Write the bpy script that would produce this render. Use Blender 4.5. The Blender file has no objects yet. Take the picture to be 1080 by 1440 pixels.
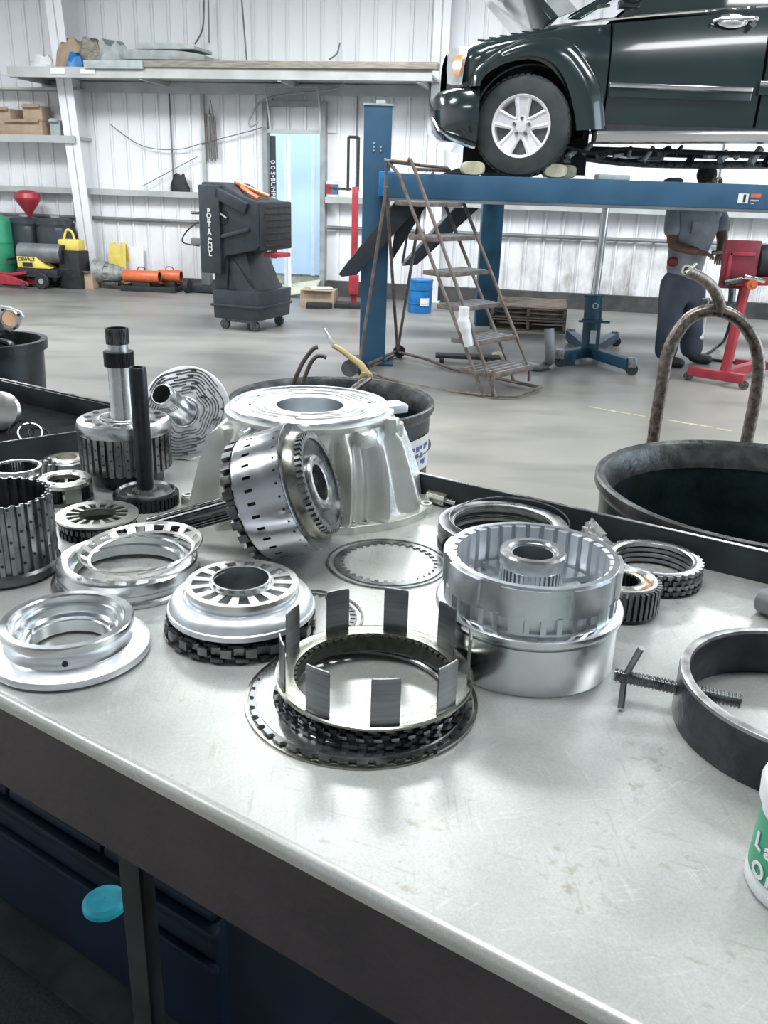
import bpy, bmesh, math, random
import numpy as np
from mathutils import Vector, Matrix, Euler
PI = math.pi
random.seed(7)
SC = bpy.context.scene
COL = SC.collection
# ------------------------------------------------------------------ camera
FPX, CH, PITCH, ROLL = 1228.0, 1.58, math.radians(20.5), math.radians(1.83)
_fw = Vector((0, math.cos(PITCH), -math.sin(PITCH)))
_r0 = Vector((1, 0, 0)); _u0 = _r0.cross(_fw)
_r = _r0*math.cos(ROLL) + _u0*math.sin(ROLL)
_u = -_r0*math.sin(ROLL) + _u0*math.cos(ROLL)
camd = bpy.data.cameras.new('camera')
cam = bpy.data.objects.new('camera', camd); COL.objects.link(cam)
camd.sensor_fit = 'HORIZONTAL'; camd.sensor_width = 36.0; camd.lens = FPX/1080*36
camd.clip_start = 0.02; camd.clip_end = 200
cam.matrix_world = Matrix(((_r.x, _u.x, -_fw.x, 0), (_r.y, _u.y, -_fw.y, 0), (_r.z, _u.z, -_fw.z, CH), (0, 0, 0, 1)))
SC.camera = cam
# ------------------------------------------------------------------ light
SC.view_settings.view_transform = 'Standard'; SC.view_settings.look = 'None'
SC.view_settings.gamma = 1.0; SC.view_settings.use_curve_mapping = False
SC.view_settings.exposure = 0.32
w = bpy.data.worlds.new('world'); SC.world = w; w.use_nodes = True
w.node_tree.nodes['Background'].inputs[0].default_value = (0.72, 0.86, 1.0, 1)
w.node_tree.nodes['Background'].inputs[1].default_value = 3.6
def area(name, loc, sx, sy, power, col=(1, 1, 1), rot=(0, 0, 0)):
    l = bpy.data.lights.new(name, 'AREA'); l.shape = 'RECTANGLE'; l.size = sx; l.size_y = sy
    l.energy = power; l.color = col
    o = bpy.data.objects.new(name, l); COL.objects.link(o); o.location = loc; o.rotation_euler = rot
    return o
for lx in (-5.2, -0.4, 4.6):
    for ly, lz, pw_ in ((1.1, 5.3, 110), (6.2, 5.3, 130), (9.7, 4.4, 235)):
        area('bay_light', (lx, ly, lz), 2.4, 1.0, pw_, (0.95, 0.985, 1.0))
# ------------------------------------------------------------------ maths
def ray(px, py): return _fw*FPX + _r*(px-540) - _u*(py-720)
def Z(px, py, z):
    d = ray(px, py); t = (z-CH)/d.z; return Vector((d.x*t, d.y*t, z))
def P(px, py, Y):
    d = ray(px, py); t = Y/d.y; return Vector((d.x*t, Y, CH+d.z*t))
WA = -math.atan(0.19)
WD = Vector((math.cos(WA), math.sin(WA), 0)); WN = Vector((-WD.y, WD.x, 0)); W0 = Vector((0, 13.36, 0))
def W(s, z, off=0.0): return W0 + WD*s + Vector((0, 0, z)) - WN*off
def Wp(px, py, off=0.0):
    d = ray(px, py); c = Vector((0, 0, CH)); p0 = W0 - WN*off
    t = (p0-c).dot(WN)/d.dot(WN); p = c+d*t
    return ((p-W0).dot(WD), p.z)
def rayplane(px, py, p0, n):
    d = ray(px, py); c = Vector((0, 0, CH)); return c + d*((p0-c).dot(n)/d.dot(n))
# ------------------------------------------------------------------ materials
MATS = {}
def mat(name, col, rough=0.5, metal=0.0, var=0.12, scale=8.0, bump=0.0, bscale=60.0, col2=None, aniso=0.0,
        world=False, detail=4.0, coat=0.0, rvar=0.0, lo=0.35, hi=0.65, stretch=None, spec=None):
    m = bpy.data.materials.new(name); m.use_nodes = True; nt = m.node_tree; N = nt.nodes; L = nt.links
    b = N['Principled BSDF']
    b.inputs['Roughness'].default_value = rough; b.inputs['Metallic'].default_value = metal
    if coat: b.inputs['Coat Weight'].default_value = coat; b.inputs['Coat Roughness'].default_value = 0.06
    if spec is not None: b.inputs['Specular IOR Level'].default_value = spec
    if world: src = N.new('ShaderNodeNewGeometry').outputs['Position']
    else: src = N.new('ShaderNodeTexCoord').outputs['Object']
    if stretch:
        mp = N.new('ShaderNodeMapping'); mp.inputs['Scale'].default_value = stretch
        L.new(src, mp.inputs['Vector']); src = mp.outputs['Vector']
    nz = N.new('ShaderNodeTexNoise'); nz.inputs['Scale'].default_value = scale; nz.inputs['Detail'].default_value = detail
    L.new(src, nz.inputs['Vector'])
    cr = N.new('ShaderNodeValToRGB'); cr.color_ramp.elements[0].position = lo; cr.color_ramp.elements[1].position = hi
    c2 = col2 if col2 else tuple(min(1, c*(1+var)) for c in col)
    c1 = col if col2 else tuple(c*(1-var) for c in col)
    cr.color_ramp.elements[0].color = (*c1, 1); cr.color_ramp.elements[1].color = (*c2, 1)
    L.new(nz.outputs['Fac'], cr.inputs['Fac']); L.new(cr.outputs['Color'], b.inputs['Base Color'])
    if rvar:
        mr = N.new('ShaderNodeMapRange'); mr.inputs['To Min'].default_value = max(0, rough-rvar); mr.inputs['To Max'].default_value = min(1, rough+rvar)
        mr.inputs['From Min'].default_value = 0.3; mr.inputs['From Max'].default_value = 0.7
        L.new(nz.outputs['Fac'], mr.inputs['Value']); L.new(mr.outputs['Result'], b.inputs['Roughness'])
    if bump:
        n2 = N.new('ShaderNodeTexNoise'); n2.inputs['Scale'].default_value = bscale; n2.inputs['Detail'].default_value = 3
        L.new(src, n2.inputs['Vector'])
        bp = N.new('ShaderNodeBump'); bp.inputs['Strength'].default_value = bump; bp.inputs['Distance'].default_value = 0.01
        L.new(n2.outputs['Fac'], bp.inputs['Height']); L.new(bp.outputs['Normal'], b.inputs['Normal'])
    if aniso:
        b.inputs['Anisotropic'].default_value = aniso
        tg = N.new('ShaderNodeTangent'); tg.direction_type = 'RADIAL'; tg.axis = 'Z'
        L.new(tg.outputs['Tangent'], b.inputs['Tangent'])
    MATS[name] = m; return m
M_alu = mat('machined_aluminium', (0.76, 0.79, 0.81), 0.24, 1, 0.03, 60, rvar=0.02, aniso=0.4)
M_alud = mat('drum_aluminium', (0.62, 0.66, 0.69), 0.30, 1, 0.05, 60, rvar=0.03, aniso=0.2)
M_aluw = mat('satin_aluminium', (0.80, 0.82, 0.85), 0.42, 0.85, 0.03, 60, rvar=0.03)
M_cast = mat('cast_aluminium', (0.60, 0.61, 0.57), 0.40, 0.8, 0.0, 14, 0.10, 320, col2=(0.78, 0.79, 0.75))
M_steel = mat('bright_steel', (0.56, 0.57, 0.57), 0.26, 1, 0.05, 70, rvar=0.03)
M_steelw = mat('pale_stamped_steel', (0.72, 0.71, 0.66), 0.3, 1, 0.05, 60, rvar=0.03)
M_steeld = mat('oiled_dark_steel', (0.13, 0.135, 0.135), 0.3, 0.9, 0.35, 40, rvar=0.12)
M_steelm = mat('medium_steel', (0.27, 0.28, 0.28), 0.32, 0.95, 0.25, 30, rvar=0.1)
M_steelo = mat('oily_olive_steel', (0.29, 0.29, 0.25), 0.27, 1, 0.15, 40, rvar=0.05)
M_black = mat('black_oxide_steel', (0.030, 0.033, 0.036), 0.35, 0.6, 0.3, 40, rvar=0.1)
M_teethk = mat('dark_friction_lining', (0.05, 0.05, 0.04), 0.5, 0.3, 0.4, 80)
M_bronze = mat('bronze_bush', (0.62, 0.40, 0.24), 0.3, 1, 0.1, 30)
M_band = mat('band_black_steel', (0.045, 0.045, 0.055), 0.38, 0.5, 0.3, 22, 0.15, 90)
M_bandrim = mat('worn_band_edge', (0.38, 0.38, 0.37), 0.4, 0.9, 0.35, 40)
M_tab = mat('brushed_grey_steel', (0.24, 0.25, 0.26), 0.36, 0.9, 0.22, 12, stretch=(1, 1, 14), rvar=0.08)
M_rail = mat('dark_rail_steel', (0.024, 0.030, 0.032), 0.55, 0.15, 0.4, 12, 0.1, 60, rvar=0.08)
M_apron = mat('browned_apron_steel', (0.042, 0.036, 0.042), 0.40, 0.2, 0.0, 9, 0.08, 80, col2=(0.068, 0.056, 0.062), rvar=0.06)
M_rust = mat('rusty_tube_steel', (0.15, 0.115, 0.095), 0.30, 0.7, 0.0, 70, 0.12, 220, col2=(0.30, 0.265, 0.235), rvar=0.08, lo=0.38, hi=0.66)
M_brown = mat('brown_ladder_steel', (0.13, 0.10, 0.085), 0.5, 0.4, 0.0, 14, 0.2, 60, col2=(0.23, 0.19, 0.165))
M_chrome = mat('chrome', (0.85, 0.86, 0.87), 0.08, 1, 0.03)
M_dark = mat('dark_plastic', (0.028, 0.037, 0.046), 0.40, 0, 0.2, 10)
M_blk = mat('black_rubber', (0.018, 0.02, 0.022), 0.65, 0, 0.3, 14)
M_drum = mat('black_painted_drum', (0.014, 0.02, 0.024), 0.32, 0.1, 0.4, 9, 0.08, 50, rvar=0.12)
M_drumin = mat('grimy_drum_inside', (0.008, 0.02, 0.022), 0.45, 0.1, 0.5, 12, 0.2, 40)
M_drumrim = mat('worn_black_rim', (0.045, 0.05, 0.05), 0.35, 0.5, 0.0, 26, 0.15, 80, col2=(0.11, 0.115, 0.11))
M_blue = mat('lift_blue_paint', (0.028, 0.092, 0.17), 0.42, 0.1, 0.0, 3, 0.03, 30, col2=(0.042, 0.122, 0.215), world=True)
M_bluek = mat('dark_blue_paint', (0.010, 0.055, 0.10), 0.45, 0.1, 0.4, 4)
M_blued = mat('bright_blue_plastic', (0.015, 0.16, 0.42), 0.4, 0, 0.2, 8)
M_car = mat('black_green_car_paint', (0.010, 0.022, 0.024), 0.18, 0.0, 0.15, 2, coat=1.0)
M_tire = mat('tyre_rubber', (0.035, 0.042, 0.044), 0.6, 0, 0.25, 9, 0.1, 60)
M_rim = mat('silver_wheel_paint', (0.80, 0.78, 0.81), 0.4, 0.2, 0.05, 20)
M_wall = mat('white_wall_panel_paint', (0.76, 0.77, 0.79), 0.5, 0, 0.0, 0.9, 0, 20, col2=(0.82, 0.83, 0.855), world=True, stretch=(1, 1, 0.6))
M_girt = mat('off_white_girt_paint', (0.42, 0.44, 0.43), 0.55, 0, 0.12, 3, world=True)
M_conduit = mat('grey_conduit', (0.17, 0.18, 0.19), 0.5, 0.3, 0.2, 4)
M_wood = mat('weathered_wood', (0.26, 0.235, 0.195), 0.7, 0, 0.3, 5, stretch=(1, 12, 12))
M_woodd = mat('dark_pallet_wood', (0.13, 0.105, 0.085), 0.75, 0, 0.35, 5, stretch=(2, 12, 12))
M_card = mat('cardboard', (0.40, 0.30, 0.22), 0.8, 0, 0.1, 8)
M_white = mat('white_paint', (0.78, 0.79, 0.80), 0.45, 0, 0.05, 8)
M_grey = mat('mid_grey_paint', (0.30, 0.32, 0.33), 0.5, 0, 0.15, 8)
M_lgrey = mat('light_grey_foam', (0.40, 0.44, 0.44), 0.75, 0, 0.15, 8)
M_red = mat('red_paint', (0.36, 0.035, 0.05), 0.4, 0.1, 0.2, 8)
M_orange = mat('orange_paint', (0.62, 0.15, 0.06), 0.38, 0.1, 0.1, 8)
M_yellow = mat('yellow_plastic', (0.72, 0.58, 0.13), 0.45, 0, 0.1, 8)
M_green = mat('green_cylinder_paint', (0.04, 0.30, 0.17), 0.35, 0.1, 0.15, 5)
M_glass = mat('dark_glass', (0.02, 0.03, 0.03), 0.05, 0, 0.1, 3, coat=0.5)
M_lens = mat('headlight_lens', (0.62, 0.64, 0.62), 0.12, 0.4, 0.1, 20, coat=1)
M_amber = mat('amber_lens', (0.75, 0.28, 0.10), 0.2, 0, 0.1, 20, coat=1)
M_block = mat('yellowed_rubber_block', (0.40, 0.38, 0.26), 0.7, 0, 0.0, 14, 0.3, 60, col2=(0.58, 0.56, 0.42))
M_shirt = mat('grey_work_shirt', (0.20, 0.23, 0.26), 0.65, 0, 0.0, 5, 0.6, 9, col2=(0.36, 0.39, 0.43))
M_trou = mat('navy_work_trousers', (0.045, 0.06, 0.085), 0.8, 0, 0.0, 5, 0.3, 12, col2=(0.085, 0.105, 0.14))
M_skin = mat('brown_skin', (0.20, 0.115, 0.08), 0.5, 0, 0.1, 12)
M_hair = mat('short_black_hair', (0.03, 0.028, 0.026), 0.85, 0, 0.3, 60, 0.4, 300)
M_boot = mat('black_boot_leather', (0.025, 0.024, 0.026), 0.5, 0, 0.3, 14)
M_film = mat('clear_plastic_film', (0.82, 0.84, 0.84), 0.2, 0, 0.05, 20, coat=1)
M_film.node_tree.nodes['Principled BSDF'].inputs['Transmission Weight'].default_value = 0.55
M_navy = mat('deep_navy_plastic', (0.001, 0.013, 0.034), 0.5, 0, 0.3, 6)
M_teal = mat('painted_cyan_light', (0.02, 0.42, 0.60), 0.5, 0, 0.0, 30, col2=(0.05, 0.62, 0.8))  # cyan colour stands in for a patch of light on the chest
M_label = mat('white_paper_label', (0.74, 0.75, 0.74), 0.6, 0, 0.04, 30)
M_ink = mat('label_ink', (0.10, 0.12, 0.28), 0.6, 0, 0.0, 30)
M_redd = mat('dark_red_paint', (0.20, 0.022, 0.035), 0.45, 0.1, 0.2, 8)
M_castd = mat('dull_grey_casting', (0.27, 0.28, 0.27), 0.6, 0.2, 0.3, 12, 0.3, 60)
M_tray = mat('matt_black_tray', (0.014, 0.016, 0.018), 0.9, 0, 0.3, 20, spec=0.08)
M_tan = mat('aged_yellow_grip', (0.50, 0.40, 0.17), 0.5, 0, 0.15, 20)
M_silver = mat('smooth_silver', (0.62, 0.64, 0.65), 0.22, 0.9, 0.03, 2)
M_lime = mat('pale_board', (0.55, 0.56, 0.42), 0.7, 0, 0.1, 6)
M_outer = mat('pale_blue_corrugated_metal', (0.62, 0.76, 0.90), 0.5, 0.0, 0.04, 2)
M_ceil = mat('grey_ceiling_sheet', (0.30, 0.32, 0.33), 0.7, 0, 0.1, 1)
M_rear = mat('far_wall_paint', (0.50, 0.52, 0.54), 0.6, 0, 0.15, 0.6)
# floor: worn concrete, world coordinates
def floor_mat():
    m = mat('worn_concrete', (0.16, 0.16, 0.152), 0.42, 0, 0, 0.42, 0.03, 9, col2=(0.27, 0.262, 0.245), world=True, detail=8, lo=0.36, hi=0.66, rvar=0.12)
    nt = m.node_tree; N = nt.nodes; L = nt.links; b = N['Principled BSDF']
    old = b.inputs['Base Color'].links[0].from_socket
    g = N.new('ShaderNodeNewGeometry'); mp = N.new('ShaderNodeMapping'); mp.inputs['Scale'].default_value = (0.5, 1.3, 1); mp.inputs['Rotation'].default_value = (0, 0, 0.25)
    n = N.new('ShaderNodeTexNoise'); n.inputs['Scale'].default_value = 1.4; n.inputs['Detail'].default_value = 6
    L.new(g.outputs['Position'], mp.inputs['Vector']); L.new(mp.outputs['Vector'], n.inputs['Vector'])
    r = N.new('ShaderNodeValToRGB'); r.color_ramp.elements[0].position = 0.38; r.color_ramp.elements[1].position = 0.52
    r.color_ramp.elements[0].color = (0.74, 0.75, 0.76, 1); r.color_ramp.elements[1].color = (1, 1, 1, 1)
    L.new(n.outputs['Fac'], r.inputs['Fac'])
    mx = N.new('ShaderNodeMix'); mx.data_type = 'RGBA'; mx.blend_type = 'MULTIPLY'; mx.inputs[0].default_value = 1.0
    L.new(old, mx.inputs[6]); L.new(r.outputs['Color'], mx.inputs[7])
    # daylight on the near floor, painted into the colour with a noisy edge
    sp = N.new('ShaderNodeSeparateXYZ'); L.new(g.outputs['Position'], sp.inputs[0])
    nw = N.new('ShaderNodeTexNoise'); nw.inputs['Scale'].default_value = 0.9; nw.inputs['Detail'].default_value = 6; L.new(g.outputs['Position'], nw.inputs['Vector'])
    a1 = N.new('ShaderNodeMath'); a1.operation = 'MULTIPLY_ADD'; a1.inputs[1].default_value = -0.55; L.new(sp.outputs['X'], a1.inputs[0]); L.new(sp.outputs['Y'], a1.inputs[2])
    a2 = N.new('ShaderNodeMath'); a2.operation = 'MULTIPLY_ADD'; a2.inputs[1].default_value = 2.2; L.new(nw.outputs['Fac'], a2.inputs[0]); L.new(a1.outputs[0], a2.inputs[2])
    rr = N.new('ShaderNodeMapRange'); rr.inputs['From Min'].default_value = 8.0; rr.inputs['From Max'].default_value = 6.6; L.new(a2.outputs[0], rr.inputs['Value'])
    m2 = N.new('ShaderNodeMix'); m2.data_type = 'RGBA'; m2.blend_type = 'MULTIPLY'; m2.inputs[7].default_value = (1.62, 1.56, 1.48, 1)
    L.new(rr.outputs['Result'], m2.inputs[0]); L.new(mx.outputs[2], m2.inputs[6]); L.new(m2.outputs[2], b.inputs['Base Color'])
    return m
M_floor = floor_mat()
def bench_mat():
    m = mat('scratched_bench_steel', (0.47, 0.48, 0.455), 0.34, 0.42, 0, 5, 0, col2=(0.585, 0.595, 0.575), detail=8, rvar=0.07)
    nt = m.node_tree; N = nt.nodes; L = nt.links; b = N['Principled BSDF']
    old = b.inputs['Base Color'].links[0].from_socket
    tc = N.new('ShaderNodeTexCoord'); out = old; hsum = None
    for i, (rz, sc, seed) in enumerate(((0.3, 260, 1.7), (1.35, 210, 5.1), (2.35, 290, 9.3), (-0.6, 190, 3.3), (0.85, 230, 7.7))):
        mp = N.new('ShaderNodeMapping'); mp.inputs['Rotation'].default_value = (0, 0, rz); mp.inputs['Location'].default_value = (seed, seed*2, 0)
        m0 = N.new('ShaderNodeMapping'); m0.inputs['Scale'].default_value = (1, 0.07, 1)
        L.new(tc.outputs['Object'], mp.inputs['Vector']); L.new(mp.outputs['Vector'], m0.inputs['Vector']); mp = m0
        v = N.new('ShaderNodeTexNoise'); v.inputs['Scale'].default_value = sc; v.inputs['Detail'].default_value = 2; v.inputs['Distortion'].default_value = 0.3
        L.new(mp.outputs['Vector'], v.inputs['Vector'])
        r = N.new('ShaderNodeValToRGB'); r.color_ramp.elements[0].position = 0.63; r.color_ramp.elements[1].position = 0.70
        r.color_ramp.elements[0].color = (1, 1, 1, 1); r.color_ramp.elements[1].color = (0.80, 0.80, 0.79, 1) if i % 2 else (1.20, 1.20, 1.20, 1)
        L.new(v.outputs['Fac'], r.inputs['Fac'])
        mask = N.new('ShaderNodeTexNoise'); mask.inputs['Scale'].default_value = 11+3*i; L.new(tc.outputs['Object'], mask.inputs['Vector'])
        mr = N.new('ShaderNodeMapRange'); mr.inputs['From Min'].default_value = 0.42; mr.inputs['From Max'].default_value = 0.6
        mr.inputs['To Max'].default_value = 0.62; L.new(mask.outputs['Fac'], mr.inputs['Value'])
        mx = N.new('ShaderNodeMix'); mx.data_type = 'RGBA'; mx.blend_type = 'MULTIPLY'
        L.new(mr.outputs['Result'], mx.inputs[0]); L.new(out, mx.inputs[6]); L.new(r.outputs['Color'], mx.inputs[7]); out = mx.outputs[2]
    fn = N.new('ShaderNodeTexNoise'); fn.inputs['Scale'].default_value = 420; fn.inputs['Detail'].default_value = 3; L.new(tc.outputs['Object'], fn.inputs['Vector'])
    fr = N.new('ShaderNodeValToRGB'); fr.color_ramp.elements[0].position = 0.3; fr.color_ramp.elements[1].position = 0.7
    fr.color_ramp.elements[0].color = (0.90, 0.90, 0.89, 1); fr.color_ramp.elements[1].color = (1.06, 1.06, 1.06, 1); L.new(fn.outputs['Fac'], fr.inputs['Fac'])
    mx = N.new('ShaderNodeMix'); mx.data_type = 'RGBA'; mx.blend_type = 'MULTIPLY'; mx.inputs[0].default_value = 1
    L.new(out, mx.inputs[6]); L.new(fr.outputs['Color'], mx.inputs[7]); out = mx.outputs[2]
    # small brown stains and pits
    n = N.new('ShaderNodeTexNoise'); n.inputs['Scale'].default_value = 85; n.inputs['Detail'].default_value = 8; L.new(tc.outputs['Object'], n.inputs['Vector'])
    n3 = N.new('ShaderNodeTexNoise'); n3.inputs['Scale'].default_value = 5; L.new(tc.outputs['Object'], n3.inputs['Vector'])
    mu = N.new('ShaderNodeMath'); mu.operation = 'MULTIPLY'; L.new(n.outputs['Fac'], mu.inputs[0]); L.new(n3.outputs['Fac'], mu.inputs[1])
    r = N.new('ShaderNodeValToRGB'); r.color_ramp.elements[0].position = 0.37; r.color_ramp.elements[1].position = 0.45
    r.color_ramp.elements[0].color = (1, 1, 1, 1); r.color_ramp.elements[1].color = (0.80, 0.77, 0.71, 1)
    L.new(mu.outputs[0], r.inputs['Fac'])
    mx = N.new('ShaderNodeMix'); mx.data_type = 'RGBA'; mx.blend_type = 'MULTIPLY'; mx.inputs[0].default_value = 1
    L.new(out, mx.inputs[6]); L.new(r.outputs['Color'], mx.inputs[7]); L.new(mx.outputs[2], b.inputs['Base Color'])
    return m
M_bench = bench_mat()
def wall_mat():      # white sheet with grime and rust that gathers low down, in streaks
    m = M_wall; nt = m.node_tree; N = nt.nodes; L = nt.links; b = N['Principled BSDF']
    old = b.inputs['Base Color'].links[0].from_socket
    g = N.new('ShaderNodeNewGeometry'); sp = N.new('ShaderNodeSeparateXYZ'); L.new(g.outputs['Position'], sp.inputs[0])
    mr = N.new('ShaderNodeMapRange'); mr.inputs['From Min'].default_value = 1.5; mr.inputs['From Max'].default_value = 0.0; L.new(sp.outputs['Z'], mr.inputs['Value'])
    mrx = N.new('ShaderNodeMapRange'); mrx.inputs['From Min'].default_value = 0.5; mrx.inputs['From Max'].default_value = 2.6; mrx.inputs['To Min'].default_value = 0.25
    L.new(sp.outputs['X'], mrx.inputs['Value'])
    mp = N.new('ShaderNodeMapping'); mp.inputs['Scale'].default_value = (1, 1, 0.45); L.new(g.outputs['Position'], mp.inputs['Vector'])
    n = N.new('ShaderNodeTexNoise'); n.inputs['Scale'].default_value = 4.2; n.inputs['Detail'].default_value = 9; n.inputs['Roughness'].default_value = 0.65
    L.new(mp.outputs['Vector'], n.inputs['Vector'])
    r = N.new('ShaderNodeValToRGB'); r.color_ramp.elements[0].position = 0.44; r.color_ramp.elements[1].position = 0.68
    L.new(n.outputs['Fac'], r.inputs['Fac'])
    m1 = N.new('ShaderNodeMath'); m1.operation = 'MULTIPLY'; L.new(mr.outputs['Result'], m1.inputs[0]); L.new(mrx.outputs['Result'], m1.inputs[1])
    m2 = N.new('ShaderNodeMath'); m2.operation = 'MULTIPLY'; L.new(m1.outputs[0], m2.inputs[0]); L.new(r.outputs['Color'], m2.inputs[1])
    m2.use_clamp = True
    mx = N.new('ShaderNodeMix'); mx.data_type = 'RGBA'; mx.inputs[7].default_value = (0.22, 0.19, 0.16, 1)
    L.new(m2.outputs[0], mx.inputs[0]); L.new(old, mx.inputs[6]); L.new(mx.outputs[2], b.inputs['Base Color'])
wall_mat()
# ------------------------------------------------------------------ geometry
class G:
    def __init__(s): s.v = []; s.f = []
    def add(s, v, f):
        o = len(s.v); s.v += [tuple(p) for p in v]; s.f += [tuple(i+o for i in q) for q in f]; return s
    def join(s, g): return s.add(g.v, g.f)
    def xf(s, M): s.v = [tuple(M @ Vector(p)) for p in s.v]; return s
    def mv(s, x, y, z): return s.xf(Matrix.Translation((x, y, z)))
    def rot(s, a, ax='Z'): return s.xf(Matrix.Rotation(a, 4, ax))
    def box(s, c, d, rz=0.0, R=None):
        hx, hy, hz = d[0]/2, d[1]/2, d[2]/2
        vs = [Vector((x, y, z)) for x in (-hx, hx) for y in (-hy, hy) for z in (-hz, hz)]
        M = R if R is not None else Matrix.Rotation(rz, 3, 'Z')
        return s.add([M @ p + Vector(c) for p in vs], [(0, 1, 3, 2), (4, 6, 7, 5), (0, 4, 5, 1), (2, 3, 7, 6), (0, 2, 6, 4), (1, 5, 7, 3)])
    def rev(s, prof, seg=64, a0=0.0, a1=2*PI, closed=True):
        full = abs(a1-a0) > 2*PI-1e-6; n = seg if full else seg+1; m = len(prof); v = []; f = []
        for i in range(n):
            a = a0+(a1-a0)*i/seg; c, q = math.cos(a), math.sin(a)
            v += [(r*c, r*q, z) for r, z in prof]
        for i in range(seg):
            j = (i+1) % n
            for k in range(m if closed else m-1):
                l = (k+1) % m; f.append((i*m+k, j*m+k, j*m+l, i*m+l))
        if not full and closed: f.append(tuple(range(m))); f.append(tuple((n-1)*m+k for k in range(m)))
        return s.add(v, f)
    def ring(s, r0, r1, z0, z1, seg=64, a0=0.0, a1=2*PI): return s.rev([(r0, z0), (r1, z0), (r1, z1), (r0, z1)], seg, a0, a1)
    def disc(s, r, z0, z1, seg=48): return s.rev([(0.0001, z0), (r, z0), (r, z1), (0.0001, z1)], seg)
    def gear(s, outer, inner, z0, z1):          # outer / inner: equal-length lists of (angle, radius)
        n = len(outer); v = []; f = []
        for (a, r), (b, q) in zip(outer, inner):
            v += [(r*math.cos(a), r*math.sin(a), z0), (r*math.cos(a), r*math.sin(a), z1), (q*math.cos(b), q*math.sin(b), z1), (q*math.cos(b), q*math.sin(b), z0)]
        for i in range(n):
            j = (i+1) % n
            for k in range(4):
                l = (k+1) % 4; f.append((i*4+k, j*4+k, j*4+l, i*4+l))
        return s.add(v, f)
    def gearo(s, n, ra, rb, rin, z0, z1, duty=0.5, ph=0.0, sl=0.08):   # teeth outwards from ra to rb
        o = teeth(n, ra, rb, duty, ph, sl); return s.gear(o, [(a, rin) for a, _ in o], z0, z1)
    def geari(s, n, ra, rb, rout, z0, z1, duty=0.5, ph=0.0, sl=0.08):  # teeth inwards (ra root, rb tip)
        o = teeth(n, ra, rb, duty, ph, sl); return s.gear([(a, rout) for a, _ in o], o, z0, z1)
    def cyl(s, p0, p1, r0, r1=None, seg=16, cap=True):
        p0 = Vector(p0); p1 = Vector(p1); r1 = r0 if r1 is None else r1; d = (p1-p0).normalized()
        a = d.cross(Vector((0, 0, 1)) if abs(d.z) < 0.95 else Vector((1, 0, 0))).normalized(); b = d.cross(a)
        v = []
        for p, r in ((p0, r0), (p1, r1)):
            v += [p + (a*math.cos(2*PI*i/seg)+b*math.sin(2*PI*i/seg))*r for i in range(seg)]
        f = [(i, (i+1) % seg, seg+(i+1) % seg, seg+i) for i in range(seg)]
        if cap: f += [tuple(range(seg)), tuple(range(seg, 2*seg))]
        return s.add(v, f)
    def tube(s, path, r, seg=10, closed=False, cap=True):
        pts = [Vector(p) for p in path]; n = len(pts); rs = r if isinstance(r, (list, tuple)) else [r]*n
        tan = []
        for i in range(n):
            a = pts[i-1] if (i > 0 or closed) else pts[i]; b = pts[(i+1) % n] if (i < n-1 or closed) else pts[i]
            tan.append((b-a).normalized())
        t = tan[0]; x = t.cross(Vector((0, 0, 1)) if abs(t.z) < 0.9 else Vector((1, 0, 0))).normalized(); v = []
        for i in range(n):
            t = tan[i]; x = (x - t*x.dot(t)).normalized(); y = t.cross(x)
            v += [pts[i] + (x*math.cos(2*PI*k/seg)+y*math.sin(2*PI*k/seg))*rs[i] for k in range(seg)]
        f = []
        for i in range(n if closed else n-1):
            j = (i+1) % n
            for k in range(seg): l = (k+1) % seg; f.append((i*seg+k, j*seg+k, j*seg+l, i*seg+l))
        if cap and not closed: f += [tuple(range(seg)), tuple((n-1)*seg+k for k in range(seg))]
        return s.add(v, f)
    def prism(s, poly, z0, z1):
        n = len(poly); v = [(x, y, z0) for x, y in poly]+[(x, y, z1) for x, y in poly]
        return s.add(v, [tuple(range(n)), tuple(range(n, 2*n))]+[(i, (i+1) % n, n+(i+1) % n, n+i) for i in range(n)])
    def slab(s, pts, d):                         # 3-D polygon extruded by vector d
        n = len(pts); d = Vector(d); v = [Vector(p) for p in pts]; v += [p+d for p in v[:n]]
        return s.add(v, [tuple(range(n)), tuple(range(n, 2*n))]+[(i, (i+1) % n, n+(i+1) % n, n+i) for i in range(n)])
    def loft(s, secs, closed=True, cap=True):
        m = len(secs[0]); v = [p for q in secs for p in q]; f = []
        for i in range(len(secs)-1):
            for k in range(m if closed else m-1): l = (k+1) % m; f.append((i*m+k, (i+1)*m+k, (i+1)*m+l, i*m+l))
        if cap and closed: f += [tuple(range(m)), tuple((len(secs)-1)*m+k for k in range(m))]
        return s.add(v, f)
    def ball(s, c, r, sx=1, sy=1, sz=1, seg=16):
        g = G(); pr = [(math.sin(PI*i/8)*r+1e-5, -math.cos(PI*i/8)*r) for i in range(9)]
        g.rev(pr, seg, closed=False); g.xf(Matrix.Diagonal((sx, sy, sz, 1))); g.mv(*c); return s.join(g)
def teeth(n, ra, rb, duty=0.5, ph=0.0, sl=0.08):
    o = []; st = 2*PI/n
    for i in range(n):
        a = ph+i*st
        o += [(a, rb), (a+duty*st*0.5, rb), (a+duty*st, rb), (a+(duty+sl)*st, ra), (a+(duty+1-sl)*st*0.5+sl*st*0.5, ra), (a+(1-sl)*st, ra)]
    return o
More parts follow.
